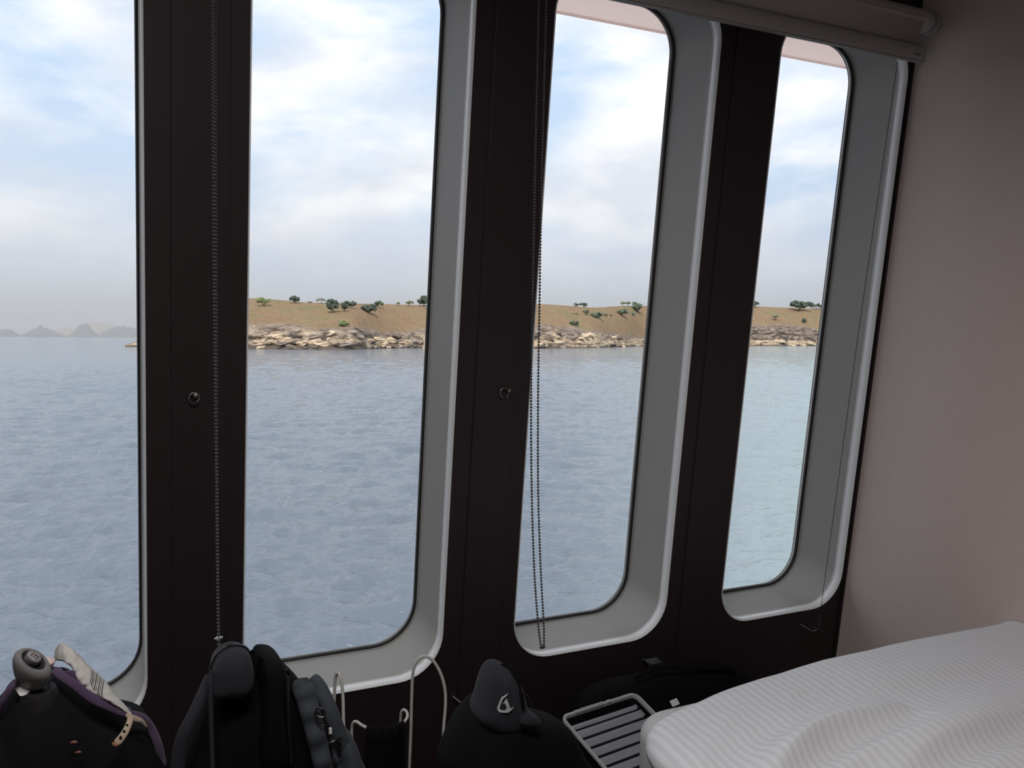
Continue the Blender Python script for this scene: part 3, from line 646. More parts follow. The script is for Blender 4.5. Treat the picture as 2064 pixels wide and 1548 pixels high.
t = thing('guide_wire', 'thin taut blind guide wire across the right side of the last window', 'wire', lean=True)
mb = MB(); mb.tube([(1.866, -0.060, 0.478), (1.866, -0.047, -0.2), (1.866, -0.040, -1.005)], 0.0008, 6); mb.build('wire', M['rubber'], t)
mb = MB(); mb.tube(catmull([(1.866, -0.040, -1.0), (1.8665, -0.040, -1.03), (1.868, -0.034, -1.042), (1.868, -0.001, -1.044)]), 0.0016, 8)
mb.tube(catmull([(1.868, -0.034, -1.042), (1.860, -0.030, -1.048), (1.848, -0.02, -1.044), (1.835, -0.001, -1.036)]), 0.0013, 8); mb.build('wire_hook', M['steel'], t)
t = thing('wall_bracket', 'small metal wire bracket low on the wall under the second pillar', 'bracket', lean=True)
mb = MB(); mb.tube(catmull([(0.776, -0.001, -1.055), (0.79, -0.018, -1.064), (0.808, -0.022, -1.066), (0.824, -0.001, -1.060)]), 0.0014, 8); mb.build('wire_hook', M['steel'], t)
mb = MB(); mb.box((0.772, -0.003, -1.063), (0.781, -0.0002, -1.048)); mb.build('foot', M['steel'], t, smooth=False); mb = MB(); mb.box((0.820, -0.003, -1.067), (0.829, -0.0002, -1.052)); mb.build('foot', M['steel'], t, smooth=False)

def holdback(lab, x, z, turn):
    t = thing('chain_holder', lab, 'hook', group='chain holders on the pillars', lean=True)
    mb = MB(); ring = [(x+0.0095*math.cos(a), -0.006-0.006*math.sin(a*0.5), z+0.010*math.sin(a)) for a in [2*PI*i/28 for i in range(22 if turn else 28)]]
    mb.tube(ring, 0.0015, 8, closed=not turn); mb.build('ring', M['steel'], t)
    mb = MB(); mb.lathe([(0.0, 0), (0.0046, 0), (0.0046, 0.003), (0.003, 0.008), (0.003, 0.013), (0.0042, 0.015), (0.0, 0.016)], (x+(0.010 if turn else 0.002), -0.0036, z+0.003), (0, -1, 0.2), 16); mb.build('stud', M['steel'], t)
    mb = MB(); xo = 0.009 if turn else 0.002
    mb.obox((x+xo-0.0018, -0.016, z-0.001), (0.0036, 0, 0), (0, 0.003, 0), (0.0006, 0.006, -0.013)); mb.build('pin', M['steel'], t, smooth=False)
    mb = MB(); mb.lathe([(0.0, 0), (0.008, 0), (0.0075, 0.0016), (0.0, 0.002)], (x, -0.0034, z), (0, -1, 0), 20); mb.build('base', M['wall_dark'], t)
holdback('small metal chain holder at mid height on the left pillar', 0.2105, -0.341, False)
holdback('small metal chain holder at mid height on the middle pillar', 0.853, -0.346, True)

# ------------------------------------------------------------------ bed and duvet
t = thing('bed', 'low double bed with a pale grey mattress against the papered wall', 'bed'); t.location = (1.46, 0.75, 0)
def rel(o, t):
    o.matrix_parent_inverse = Matrix.Translation(-t.location); return o
BX0, BX1, BY0, BY1 = 0.952, 1.984, 0.05, 1.415
def slab(name, m, x0, x1, y0, y1, z0, z1, r, edge, t):
    mb = MB(); loops = []
    for k in range(7):
        a = PI/2*k/6; g = -edge*(1-math.sin(a)); loops.append([(x, y, z0 + edge*(1-math.cos(a))) for x, y in rrect(x0-g, x1+g, y0-g, y1+g, max(0.005, r+g), 10)])
    for k in range(9):
        a = PI/2*k/8; g = -edge*(1-math.cos(a)); loops.append([(x, y, z1 - edge*(1-math.sin(a))) for x, y in rrect(x0-g, x1+g, y0-g, y1+g, max(0.005, r+g), 10)])
    loft_loops(mb, loops); n = len(loops[0]); mb.f.append(tuple(range(n))[::-1]); mb.f.append(tuple((len(loops)-1)*n+j for j in range(n)))
    return rel(mb.build(name, m, t), t)
slab('mattress', M['mattress'], BX0, BX1, BY0, BY1, 0.262, 0.475, 0.085, 0.035, t)
slab('bed_base', M['bed_base'], BX0+0.02, BX1, BY0+0.02, BY1-0.02, 0.0, 0.26, 0.06, 0.008, t)
mb = MB(); p0 = Vector((1.0563, 1.395, 0.474)); mb.obox(p0, (0.020, 0.004, 0.001), (0.0010, 0.0014, 0), (-0.010, -0.003, 0.014)); rel(mb.build('mattress_label', M['tag_white'], t, smooth=False), t)

FOLDS = [  # polyline over the bed (x, y), height, half-width
 ([(0.9317, 0.9978, 0.545), (1.0273, 1.0509, 0.545), (1.1283, 1.0808, 0.545), (1.2341, 1.0866, 0.545), (1.3498, 1.0893, 0.545)], 0.042, 0.021),
 ([(1.1331, 0.943, 0.545), (1.2565, 0.9645, 0.545), (1.3704, 0.9713, 0.545), (1.519, 0.9828, 0.545)], 0.032, 0.022),
 ([(0.9688, 0.9796, 0.545), (1.0997, 1.0058, 0.545), (1.2619, 1.0071, 0.545), (1.5726, 1.0183, 0.545)], 0.018, 0.032),
 ([(0.9534, 1.1578, 0.545), (1.0368, 1.206, 0.545), (1.1157, 1.2307, 0.545)], 0.004, 0.010),
 ([(1.1841, 1.2333, 0.545), (1.242, 1.229, 0.545)], 0.004, 0.007),
 ([(0.84, 1.0775, 0.545), (0.9412, 1.1428, 0.545), (1.0698, 1.1668, 0.545), (1.1958, 1.1644, 0.545)], 0.007, 0.024),
 ([(1.3076, 1.1997, 0.545), (1.4963, 1.1866, 0.545), (1.7784, 1.1808, 0.545)], 0.008, 0.045),
 ([(1.1878, 0.8931, 0.545), (1.315, 0.9006, 0.545), (1.3952, 0.9007, 0.545)], 0.012, 0.028),
 ([(1.0, 0.5), (1.3, 0.6), (1.8, 0.55)], 0.015, 0.05), ([(0.95, 0.8), (1.2, 0.72), (1.5, 0.3)], 0.014, 0.04),
]
edge = [(1.988, 0.10), (1.988, 0.6), (1.988, 1.25), (1.986, 1.338), (1.93, 1.352), (1.7, 1.362), (1.45, 1.360), (1.28, 1.356), (1.15, 1.345), (1.06, 1.330), (0.975, 1.314), (0.915, 1.282), (0.876, 1.225), (0.855, 1.14), (0.842, 0.95), (0.84, 0.6), (0.85, 0.25), (0.91, 0.12), (1.1, 0.085), (1.5, 0.08), (1.85, 0.08)]
loop = smooth_loop([(x, y, 0) for x, y in edge], 22); n = len(loop); cx, cy = 1.46, 0.86; NR = 130
vv = np.zeros((NR+3, n, 3)); wv = np.zeros((NR+3, n, 3))
lx = np.array([p.x for p in loop]); ly = np.array([p.y for p in loop])
for i in range(NR):
    u = i/(NR-1); s_ = 1 - (1-u)**1.7 if False else u**0.62
    s_ = 0.002 + 0.998*s_
    vv[i, :, 0] = cx + (lx-cx)*s_; vv[i, :, 1] = cy + (ly-cy)*s_
X, Y = vv[:NR, :, 0], vv[:NR, :, 1]
# distance in from the hem, for the rolled edge (none along the papered wall)
dist = np.full(X.shape, 9.0)
for a, b in zip(loop, loop[1:] + loop[:1]):
    if a.x > 1.972 and b.x > 1.972: continue
    ax, ay, bx, by = a.x, a.y, b.x, b.y; L2 = (bx-ax)**2 + (by-ay)**2 + 1e-12
    tt = np.clip(((X-ax)*(bx-ax) + (Y-ay)*(by-ay))/L2, 0, 1)
    dist = np.minimum(dist, np.hypot(X-ax-tt*(bx-ax), Y-ay-tt*(by-ay)))
RD = 0.055
Zt = 0.521 + 0.018*np.clip((X-0.95)/0.45, 0, 1) - RD*0.62*(1 - np.sqrt(np.clip(1 - (1 - np.minimum(dist, RD)/RD)**2, 0, 1)))
for pl, hgt, hw in FOLDS:
    P_ = smooth_loop([(p[0], p[1], 0) for p in pl], 6, False); best = np.full(X.shape, 9.0); sd_ = np.zeros(X.shape); along = np.zeros(X.shape)
    for k, (a, b) in enumerate(zip(P_, P_[1:])):
        ax, ay, bx, by = a.x, a.y, b.x, b.y; L2 = (bx-ax)**2 + (by-ay)**2 + 1e-12; L_ = math.sqrt(L2)
        tt = np.clip(((X-ax)*(bx-ax) + (Y-ay)*(by-ay))/L2, 0, 1); d = np.hypot(X-ax-tt*(bx-ax), Y-ay-tt*(by-ay))
        side = ((X-ax)*(by-ay) - (Y-ay)*(bx-ax))/L_       # positive towards the viewer side
        m_ = d < best; best = np.where(m_, d, best); sd_ = np.where(m_, side, sd_); along = np.where(m_, (k+tt)/(len(P_)-1), along)
    fade = np.sin(PI*np.clip(along, 0, 1))**0.8
    sg = np.sign(sd_)*best
    Zt += 0.72*fade*hgt*(np.where(sg < 0, np.exp(-(best/(hw*2.0))**2), np.exp(-(best/(hw*0.8))**2)) - 0.55*np.exp(-((sg-hw*2.2)/(hw*1.3))**2))
for k in range(X.shape[0]):
    for j in range(0, X.shape[1]):
        x, y = X[k, j], Y[k, j]
        Zt[k, j] += 0.003*noise.noise(Vector((x*5.5 + y*2.5, y*9, 3))) + 0.0009*noise.noise(Vector((x*16, y*30, 8)))
vv[:NR, :, 2] = Zt
for i, dz in ((NR, 0.022), (NR+1, 0.040), (NR+2, 0.046)):
    s_ = (0.998, 0.988, 0.90)[i-NR]
    vv[i, :, 0] = cx + (lx-cx)*s_; vv[i, :, 1] = cy + (ly-cy)*s_; vv[i, :, 2] = np.maximum(Zt[NR-1] - dz, 0.478)
wv[:, :, 0] = vv[:, :, 0] - 0.20*vv[:, :, 1]; wv[:, :, 1] = vv[:, :, 1]
NRR = NR + 3
i_ = np.arange(NRR-1)[:, None]*n; j_ = np.arange(n)[None, :]; jn = (np.arange(n)+1)[None, :] % n
faces = np.stack([i_+j_, i_+jn, i_+n+jn, i_+n+j_], -1).reshape(-1, 4)
dv = np_mesh('duvet', vv.reshape(-1, 3), faces, M['duvet'])
at = dv.data.attributes.new('weave', 'FLOAT_VECTOR', 'POINT'); at.data.foreach_set('vector', wv.astype(np.float32).ravel())
tag(dv, 'rumpled white duvet with fine satin stripes spread over the bed', 'duvet')

# ------------------------------------------------------------------ black backpack under the left pillar
t = thing('backpack', 'upright black backpack with charcoal straps below the left pillar', 'backpack'); t.location = (0.31, 1.5, 0)
def part(mb, name, m, par=None, **k):
    if 'strap' in name or name in ('rim_trim', 'inner_lining', 'slip', 'haul_loop'): k.setdefault('angle', 88)
    o = mb.build(name, M[m], par or t, **k); 
    if par is None or par is t: rel(o, t)
    return o
def xz(ps): return [(p[0], p[2]) for p in ps]
body = xz([(0.1504, 1.5, 0.491), (0.1556, 1.5, 0.5394), (0.1714, 1.5, 0.5816), (0.1904, 1.5, 0.6219), (0.208, 1.5, 0.6579), (0.2247, 1.5, 0.6784), (0.2526, 1.5, 0.6816), (0.293, 1.5, 0.6618), (0.3194, 1.5, 0.6507), (0.3427, 1.5, 0.621), (0.3612, 1.5, 0.5848), (0.3833, 1.5, 0.5368), (0.4005, 1.5, 0.4803), (0.4197, 1.5, 0.4227)])
body += [(0.46, 0.25), (0.47, 0.10), (0.44, 0.006), (0.30, 0.004), (0.17, 0.006), (0.14, 0.12), (0.145, 0.30)]
mb = MB(); puff(mb, body, 1.40, 1.575, 0.42, 13, 0.012, 1); part(mb, 'bag_body', 'black_fab')
pan = xz([(0.1921, 1.395, 0.6458), (0.1902, 1.395, 0.6732), (0.1934, 1.395, 0.6958), (0.2053, 1.395, 0.7117), (0.2245, 1.395, 0.7172), (0.2423, 1.395, 0.7105), (0.2511, 1.395, 0.6903), (0.2531, 1.395, 0.6647), (0.2476, 1.395, 0.6468), (0.234, 1.395, 0.639), (0.2118, 1.395, 0.6407)])
mb = MB(); puff(mb, pan, 1.375, 1.47, 0.5, 11); fp = part(mb, 'front_pocket', 'char_fab')
mb = MB(); lo_ = smooth_loop([(x, 1.418, z) for x, z in pan], 5); c0 = sum(lo_, Vector())/len(lo_)
mb.tube([c0 + (p-c0)*1.015 for p in lo_], 0.0028, 6, closed=True); part(mb, 'piping', 'black_plastic', fp)
mb = MB(); mb.tube(catmull([(0.1897, 1.4, 0.6893), (0.1864, 1.395, 0.6546), (0.1859, 1.39, 0.6102), (0.1865, 1.385, 0.5442), (0.1878, 1.385, 0.4725)]), 0.003, 6); part(mb, 'seam_cord', 'char_fab')
flap = xz([(0.2609, 1.4, 0.5117), (0.2627, 1.4, 0.6152), (0.2633, 1.4, 0.6787), (0.2681, 1.4, 0.6953), (0.2811, 1.4, 0.6956), (0.2942, 1.4, 0.6887), (0.2987, 1.4, 0.6728), (0.2989, 1.4, 0.6004), (0.3028, 1.4, 0.5025)])
mb = MB(); puff(mb, flap, 1.378, 1.50, 0.25, 11); part(mb, 'haul_flap', 'black_fab')
mb = MB(); band(mb, [(0.2504, 1.42, 0.7011), (0.2548, 1.41, 0.7069), (0.259, 1.4, 0.7015), (0.2657, 1.4, 0.6925)], 0.006, 0.004); part(mb, 'haul_loop', 'black_fab')
mb = MB(); band(mb, [(0.3299, 1.43, 0.6376), (0.3315, 1.41, 0.6296), (0.3358, 1.395, 0.6076), (0.3426, 1.385, 0.5736), (0.3507, 1.38, 0.5335), (0.3584, 1.38, 0.491), (0.3655, 1.39, 0.4271)], [0.034, 0.028], 0.022, (0, -1, 0.15), 12, 0.32, 6); part(mb, 'shoulder_strap', 'slate_fab')
mb = MB(); band(mb, [(0.3665, 1.5, 0.6117), (0.3709, 1.46, 0.6079), (0.3789, 1.43, 0.5837), (0.391, 1.42, 0.5458), (0.4009, 1.42, 0.5142), (0.4137, 1.43, 0.4473)], [0.026, 0.024], 0.014, (0, -1, 0.1), 8); part(mb, 'shoulder_strap', 'slate_fab')
mb = MB(); band(mb, [(0.1947, 1.46, 0.6599), (0.18, 1.43, 0.6468), (0.1641, 1.41, 0.6259), (0.1483, 1.4, 0.602), (0.1393, 1.4, 0.5693), (0.1366, 1.4, 0.5237)], [0.018, 0.020], 0.010, (0, -1, 0.1), 8); part(mb, 'shoulder_strap', 'char_fab')
pk = xz([(0.3988, 1.43, 0.5342), (0.409, 1.43, 0.5398), (0.4227, 1.43, 0.5209), (0.4329, 1.43, 0.4878), (0.4449, 1.43, 0.4403)]) + [(0.455, 0.22), (0.44, 0.08), (0.40, 0.08), (0.39, 0.25)] + xz([(0.3816, 1.43, 0.4818), (0.3885, 1.43, 0.5108)])
mb = MB(); puff(mb, pk, 1.395, 1.50, 0.4, 9); sp = part(mb, 'side_pocket', 'slate_fab')
mb = MB(); band(mb, [(0.3569, 1.385, 0.5439), (0.3718, 1.38, 0.5503), (0.3879, 1.385, 0.5515)], 0.008, 0.003, (0, -0.7, 0.7)); part(mb, 'strap_tab', 'black_plastic')
for q in ([(0.3451, 1.375, 0.611), (0.3534, 1.37, 0.6098), (0.3557, 1.37, 0.6013), (0.3501, 1.37, 0.5975), (0.3419, 1.375, 0.602)], [(0.3451, 1.375, 0.5981), (0.3557, 1.37, 0.5932), (0.358, 1.37, 0.5855), (0.3516, 1.37, 0.5835), (0.345, 1.375, 0.5885)]):
    mb = MB(); mb.tube(smooth_loop(q, 5), 0.0013, 6, closed=True); part(mb, 'zip_pull', 'black_plastic')
mb = MB(); c_ = Vector((0.3804, 1.376, 0.5518)); mb.lathe([(0.0, -0.004), (0.0045, -0.004), (0.0048, 0.004), (0.0, 0.0045)], c_, (0.2, -1, 0.4), 14); mb.box((c_.x-0.003, c_.y-0.003, c_.z-0.028), (c_.x+0.003, c_.y+0.002, c_.z-0.004)); part(mb, 'buckle', 'black_plastic')
mb = MB(); p_ = Vector((0.3657, 1.378, 0.5703)); mb.box((p_.x-0.0022, p_.y-0.004, p_.z-0.0045), (p_.x+0.0022, p_.y, p_.z+0.0045)); part(mb, 'white_tab', 'tag_white', smooth=False)
for i, q in enumerate(([(0.3042, 1.4, 0.6655), (0.3016, 1.395, 0.6724), (0.2989, 1.39, 0.6762)], [(0.3041, 1.4, 0.6638), (0.3047, 1.395, 0.6719), (0.3044, 1.39, 0.6745)], [(0.3041, 1.4, 0.663), (0.3078, 1.395, 0.6674), (0.3098, 1.39, 0.6704)])):
    mb = MB(); mb.tube(q, 0.0012, 5); part(mb, 'cord_end', 'black_plastic')
mb = MB(); band(mb, [(0.3034, 1.4, 0.664), (0.302, 1.395, 0.6339), (0.3033, 1.392, 0.5866), (0.3069, 1.39, 0.5158)], 0.007, 0.004); part(mb, 'compression_strap', 'black_plastic')

# ------------------------------------------------------------------ dark tote bag at the left, with the things stuffed in it
t = thing('tote_bag', 'dark tote bag with purple trim at the far left corner', 'bag'); t.location = (0.0, 1.3, 0)
out = xz([(-0.1068, 1.28, 0.7173), (-0.0902, 1.28, 0.7302), (-0.0778, 1.28, 0.7453), (-0.0677, 1.28, 0.7538), (-0.051, 1.28, 0.7535), (-0.0311, 1.28, 0.7566), (-0.0139, 1.28, 0.7577), (0.0004, 1.28, 0.7466), (0.0177, 1.28, 0.7256), (0.0383, 1.28, 0.7098), (0.0593, 1.28, 0.695), (0.0777, 1.28, 0.6861), (0.0911, 1.28, 0.6697), (0.1033, 1.28, 0.6423), (0.1142, 1.28, 0.5981)])
out += [(0.125, 0.45), (0.135, 0.25), (0.12, 0.03), (0.05, 0.004), (-0.10, 0.004), (-0.17, 0.03), (-0.18, 0.3), (-0.15, 0.55)]
mb = MB(); puff(mb, out, 1.19, 1.39, 0.40, 13, 0.010, 5); part(mb, 'bag_body', 'black_fab')
rim = [(-0.0307, 1.27, 0.7705), (-0.0208, 1.25, 0.7757), (-0.014, 1.235, 0.7733), (0.0003, 1.225, 0.7629), (0.0196, 1.22, 0.7435), (0.0393, 1.22, 0.7296), (0.0594, 1.22, 0.7168), (0.0776, 1.23, 0.7043), (0.0883, 1.24, 0.6863), (0.0977, 1.24, 0.6602), (0.1037, 1.245, 0.6243)]
mb = MB(); band(mb, rim, 0.011, 0.005, (0, -0.8, 0.6), 8); part(mb, 'rim_trim', 'purple_fab')
mb = MB(); band(mb, [(-0.0159, 1.3, 0.7484), (0.0006, 1.3, 0.7483), (0.0133, 1.29, 0.7362), (0.0212, 1.28, 0.7263), (0.038, 1.27, 0.7163), (0.0656, 1.26, 0.6988)], 0.014, 0.006, (0, -0.9, 0.4), 8); part(mb, 'inner_lining', 'purple_fab')
mb = MB(); band(mb, [(-0.085, 1.24, 0.7351), (-0.0771, 1.23, 0.756), (-0.0693, 1.23, 0.7708), (-0.065, 1.24, 0.7714), (-0.0629, 1.25, 0.7625)], 0.008, 0.004, (0, -1, 0.2), 8); part(mb, 'rim_trim', 'purple_fab')
for (p, w) in (((-0.0016, 1.187, 0.7053), 0.0038), ((0.0031, 1.186, 0.6923), 0.0032)):
    mb = MB(); mb.ico(p, w, 1, 0.3, (1.3, 0.4, 0.5)); part(mb, 'embroidered_dot', 'rust')
tote = t
# lanyard clipped to the tote
t = thing('lanyard', 'beige woven lanyard draped over the right rim of the dark tote', 'lanyard'); t.location = (0.0641, 1.2, 0.716)
mb = MB(); band(mb, [(0.0533, 1.235, 0.724), (0.0567, 1.222, 0.7205), (0.063, 1.212, 0.7141), (0.0596, 1.195, 0.7099), (0.0533, 1.186, 0.7033), (0.0445, 1.182, 0.6954)], [0.005, 0.0095], 0.0016, (0, -0.9, 0.3), 8); part(mb, 'strap', 'beige_web')
mb = MB(); band(mb, [(0.0618, 1.212, 0.7143), (0.0701, 1.214, 0.71), (0.0772, 1.216, 0.7046), (0.0833, 1.22, 0.6939)], [0.009, 0.003], 0.0016, (0, -0.9, 0.3), 8); part(mb, 'strap', 'beige_web')
mb = MB(); band(mb, [(0.0451, 1.1825, 0.697), (0.0422, 1.181, 0.6938)], 0.010, 0.003, (0, -0.9, 0.3), 4); part(mb, 'strap_end', 'rust')
mb = MB()
for (a, b) in ((256, 1462), (251, 1470), (246, 1480), (240, 1490)):
    pass
for p in ((0.0585, 1.1955, 0.7112), (0.0547, 1.1885, 0.7071), (0.0504, 1.1838, 0.7023)): mb.ico((p[0], p[1]-0.0012, p[2]), 0.0024, 1, 0.2, (0.8, 0.3, 1.2))
o = part(mb, 'printed_marks', 'black_plastic'); o['kind'] = 'stuff'
# dark bottle with its grey cap
t = thing('bottle', 'dark bottle with a domed grey cap and black button in the tote', 'bottle'); t.location = (-0.0443, 1.24, 0.7527)
cap = Vector((-0.0466, 1.235, 0.7889)); uu = Vector((-0.0272, 1.228, 0.7711)) - Vector((-0.0644, 1.242, 0.8044)); hl = uu.length/2; uu.normalize()
ax = Vector((0.22, -0.60, 0.77)); ax = (ax - uu*ax.dot(uu)).normalized(); wv_ = ax.cross(uu)
def oval(prof, c, su, sv, m_=32, du=0.0):
    mb = MB(); vs = []
    for (r_, h_) in prof:
        for k in range(m_):
            a_ = 2*PI*k/m_; vs.append(c + uu*(su*r_*math.cos(a_) + du*h_) + wv_*(sv*r_*math.sin(a_)) + ax*h_)
    fs = [(i*m_+k, i*m_+(k+1) % m_, (i+1)*m_+(k+1) % m_, (i+1)*m_+k) for i in range(len(prof)-1) for k in range(m_)]
    fs += [tuple(range(m_))[::-1], tuple((len(prof)-1)*m_+k for k in range(m_))]
    return mb.add(vs, fs)
mb = MB(); mb.lathe([(0.0, -0.20), (0.021, -0.198), (0.0225, -0.19), (0.0225, -0.030), (0.019, -0.020), (0.0, -0.018)], cap + Vector((0.006, 0.008, -0.012)), (-0.06, -0.10, 1.0), 28); part(mb, 'bottle_body', 'rubber')
cp = part(oval([(0.0, -0.027), (0.62, -0.027), (0.80, -0.020), (0.95, -0.008), (1.0, 0.0), (0.97, 0.008), (0.86, 0.013), (0.74, 0.0148), (0.72, 0.0138), (0.70, 0.0138), (0.66, 0.0150), (0.63, 0.0150), (0.60, 0.0075), (0.0, 0.0075)], cap, hl, hl*0.62, 36, -0.25), 'cap', 'grey_cap')
part(oval([(0.0, 0.0078), (0.585, 0.0078), (0.585, 0.0086), (0.0, 0.0086)], cap, hl, hl*0.62, 28, -0.25), 'button_recess', 'black_plastic', cp)
bc = cap - uu*0.006 + wv_*0.0026
bt = part(oval([(0.0, 0.008), (0.36, 0.008), (0.37, 0.0165), (0.32, 0.0182), (0.0, 0.0186)], bc, hl, hl*0.72, 24), 'button', 'grey_cap', cp)
mb = MB(); bc = bc + ax*0.0187
for dx, h_ in ((-0.0042, 0.0058), (-0.0006, 0.0045), (0.003, 0.0058)): mb.obox(bc + uu*dx - wv_*h_/2, uu*0.0010, wv_*h_, ax*0.0003)
mb.obox(bc - uu*0.0008 + wv_*0.0014, uu*0.0034, wv_*0.0009, ax*0.0003)
o = part(mb, 'button_mark', 'print', cp, smooth=False); o['kind'] = 'stuff'
t = thing('plastic_cap', 'small pale pink plastic cap wedged between grey cap and paper tag', 'cap'); t.location = (-0.0276, 1.26, 0.7779)
c_ = Vector((-0.0279, 1.255, 0.786)); mb = MB(); mb.lathe([(0.0, -0.014), (0.004, -0.014), (0.0055, -0.004), (0.0068, 0.0), (0.0068, 0.0025), (0.0058, 0.0036), (0.0, 0.0038)], c_, (0.1, -0.35, 0.9), 20); part(mb, 'top', 'pink_cap')
mb = MB(); mb.lathe([(0.0, -0.040), (0.0038, -0.040), (0.0038, -0.0135), (0.0, -0.0135)], c_, (0.1, -0.35, 0.9), 14); part(mb, 'stem', 'clear')
t = thing('paper_slip', 'curled white paper slip at the left rim of the tote', 'paper'); t.location = (-0.0608, 1.25, 0.7615)
mb = MB(); band(mb, [(-0.0666, 1.262, 0.7665), (-0.0629, 1.25, 0.765), (-0.0582, 1.24, 0.7615), (-0.0537, 1.232, 0.7573)], [0.010, 0.012], 0.0014, (0.2, -1, 0.4), 6); part(mb, 'slip', 'tag_white')
# folded luggage tag strip
t = thing('luggage_tag', 'crumpled white paper luggage tag with barcode looped on the tote', 'tag'); t.location = (0.0004, 1.25, 0.7605)
upper = [(-0.0228, 1.285, 0.7785), (-0.0213, 1.28, 0.793), (-0.0158, 1.27, 0.8039), (-0.0106, 1.262, 0.8062), (-0.0016, 1.255, 0.7999), (0.0067, 1.25, 0.7918), (0.0168, 1.245, 0.7789), (0.0274, 1.24, 0.7678), (0.038, 1.235, 0.7554), (0.0469, 1.23, 0.742), (0.0569, 1.225, 0.7284), (0.066, 1.222, 0.7155)]
lower = [(-0.0239, 1.28, 0.7751), (-0.0232, 1.272, 0.7803), (-0.0201, 1.26, 0.7851), (-0.0149, 1.25, 0.7875), (-0.0082, 1.242, 0.7859), (-0.001, 1.236, 0.7791), (0.0022, 1.231, 0.772), (0.0076, 1.227, 0.7622), (0.0153, 1.224, 0.7549), (0.0281, 1.22, 0.7452), (0.0461, 1.217, 0.7308), (0.064, 1.219, 0.715)]
U, L_ = catmull(upper, 5), catmull(lower, 5); mb = MB(); nu = len(U); NW = 7
for i in range(nu):
    for j in range(NW):
        u = j/(NW-1); p = U[i]*(1-u) + L_[i]*u; p = p + Vector((0, -0.004*math.sin(PI*u) + 0.0035*noise.noise(Vector((i*0.33, u*3.0, 2))), 0)); mb.v.append(tuple(p))
mb.f = [(i*NW+j, i*NW+j+1, (i+1)*NW+j+1, (i+1)*NW+j) for i in range(nu-1) for j in range(NW-1)]
strip = part(mb, 'paper_strip', 'paper'); sm = strip.modifiers.new('thickness', 'SOLIDIFY'); sm.thickness = 0.0005
verts = [Vector(v) for v in mb.v]
def on_strip(s_, u):
    i = min(nu-2, int(s_)); f = s_-i; j = min(NW-2, int(u*(NW-1))); g = u*(NW-1)-j
    p = (verts[i*NW+j]*(1-g) + verts[i*NW+j+1]*g)*(1-f) + (verts[(i+1)*NW+j]*(1-g) + verts[(i+1)*NW+j+1]*g)*f
    return p + Vector((-0.0004, -0.0009, 0.0002))
mb = MB()
for k, (s0, wd, ua, ub) in enumerate(((31.4, 0.35, .05, .55), (32.3, 0.55, .05, .66), (33.3, 0.3, .05, .72), (34.2, 0.6, .05, .78), (35.3, 0.3, .05, .82), (36.2, 0.55, .05, .86), (37.2, 0.3, .05, .88), (38.0, 0.5, .05, .86))):
    n0 = len(mb.v); m_ = 8
    for j in range(m_+1):
        u = ua + (ub-ua)*j/m_; mb.v += [tuple(on_strip(s0 + 8.5*u, u)), tuple(on_strip(s0 + wd + 8.5*u, u))]
    mb.f += [(n0+2*j, n0+2*j+1, n0+2*j+3, n0+2*j+2) for j in range(m_)]
o = part(mb, 'barcode', 'print', smooth=False); o['kind'] = 'stuff'

# ------------------------------------------------------------------ white wire rack with a black sling
t = thing('folding_rack', 'white tube-framed rack with a black fabric sling between the bags', 'rack'); t.location = (0.55, 1.6, 0)
g0 = (0.4329, 1.6, 0.4407); g1 = (0.448, 1.6, 0.4376)
mb = MB(); mb.tube(catmull([(g0[0]+0.004, 1.655, 0.005), (g0[0]+0.003, 1.65, 0.3), (0.4432, 1.645, 0.4392), (0.4443, 1.64, 0.5185), (0.4451, 1.635, 0.5529), (0.448, 1.628, 0.5635), (0.4499, 1.618, 0.5581), (0.4523, 1.61, 0.5281), (0.451, 1.6, 0.456), (g1[0]+0.003, 1.59, 0.3), (g1[0]+0.004, 1.585, 0.005)], 8), 0.0031, 10); part(mb, 'side_frame', 'white_tube')
b0 = (0.5922, 1.62, 0.3996); b1 = (0.6504, 1.6, 0.3478)
mb = MB(); mb.tube(catmull([(b0[0]-0.004, 1.64, 0.005), (b0[0]-0.002, 1.635, 0.25), (0.5949, 1.63, 0.415), (0.5953, 1.625, 0.497), (0.5966, 1.62, 0.5463), (0.6048, 1.617, 0.5678), (0.6178, 1.613, 0.574), (0.6334, 1.61, 0.5646), (0.6479, 1.607, 0.5392), (0.6567, 1.605, 0.5084), (0.658, 1.603, 0.4738), (0.6515, 1.6, 0.3959), (b1[0]+0.002, 1.597, 0.25), (b1[0], 1.595, 0.005)], 8), 0.0031, 10); part(mb, 'side_frame', 'white_tube')
mb = MB(); mb.tube(catmull([(0.4661, 1.6, 0.4339), (0.4657, 1.598, 0.4615), (0.4669, 1.592, 0.478), (0.4715, 1.585, 0.4818), (0.477, 1.575, 0.479), (0.4854, 1.565, 0.4757), (0.4981, 1.56, 0.4724), (0.5174, 1.56, 0.4676), (0.5385, 1.562, 0.4684), (0.5564, 1.568, 0.4702), (0.5679, 1.578, 0.4727), (0.5726, 1.588, 0.4776), (0.5694, 1.596, 0.482), (0.5658, 1.603, 0.4751), (0.5662, 1.61, 0.4526)], 8), 0.0029, 10); part(mb, 'top_rail', 'white_tube')
top = catmull([(0.483, 1.5635, 0.4777), (0.4975, 1.558, 0.4733), (0.5167, 1.558, 0.4686), (0.5378, 1.56, 0.4693), (0.5557, 1.566, 0.4711)], 6)
mb = MB(); nt_ = len(top); NH = 16
for j in range(NH):
    u = j/(NH-1)
    for i, p in enumerate(top):
        x = p.x + (0.012*(i/(nt_-1)-0.5)*2)*u*1.6; mb.v.append((x, p.y - 0.0035 + 0.02*math.sin(PI*u*0.9), max(0.02, p.z + 0.004 - 0.40*u - (0.004*math.sin(i*1.3) if j == 0 else 0))))
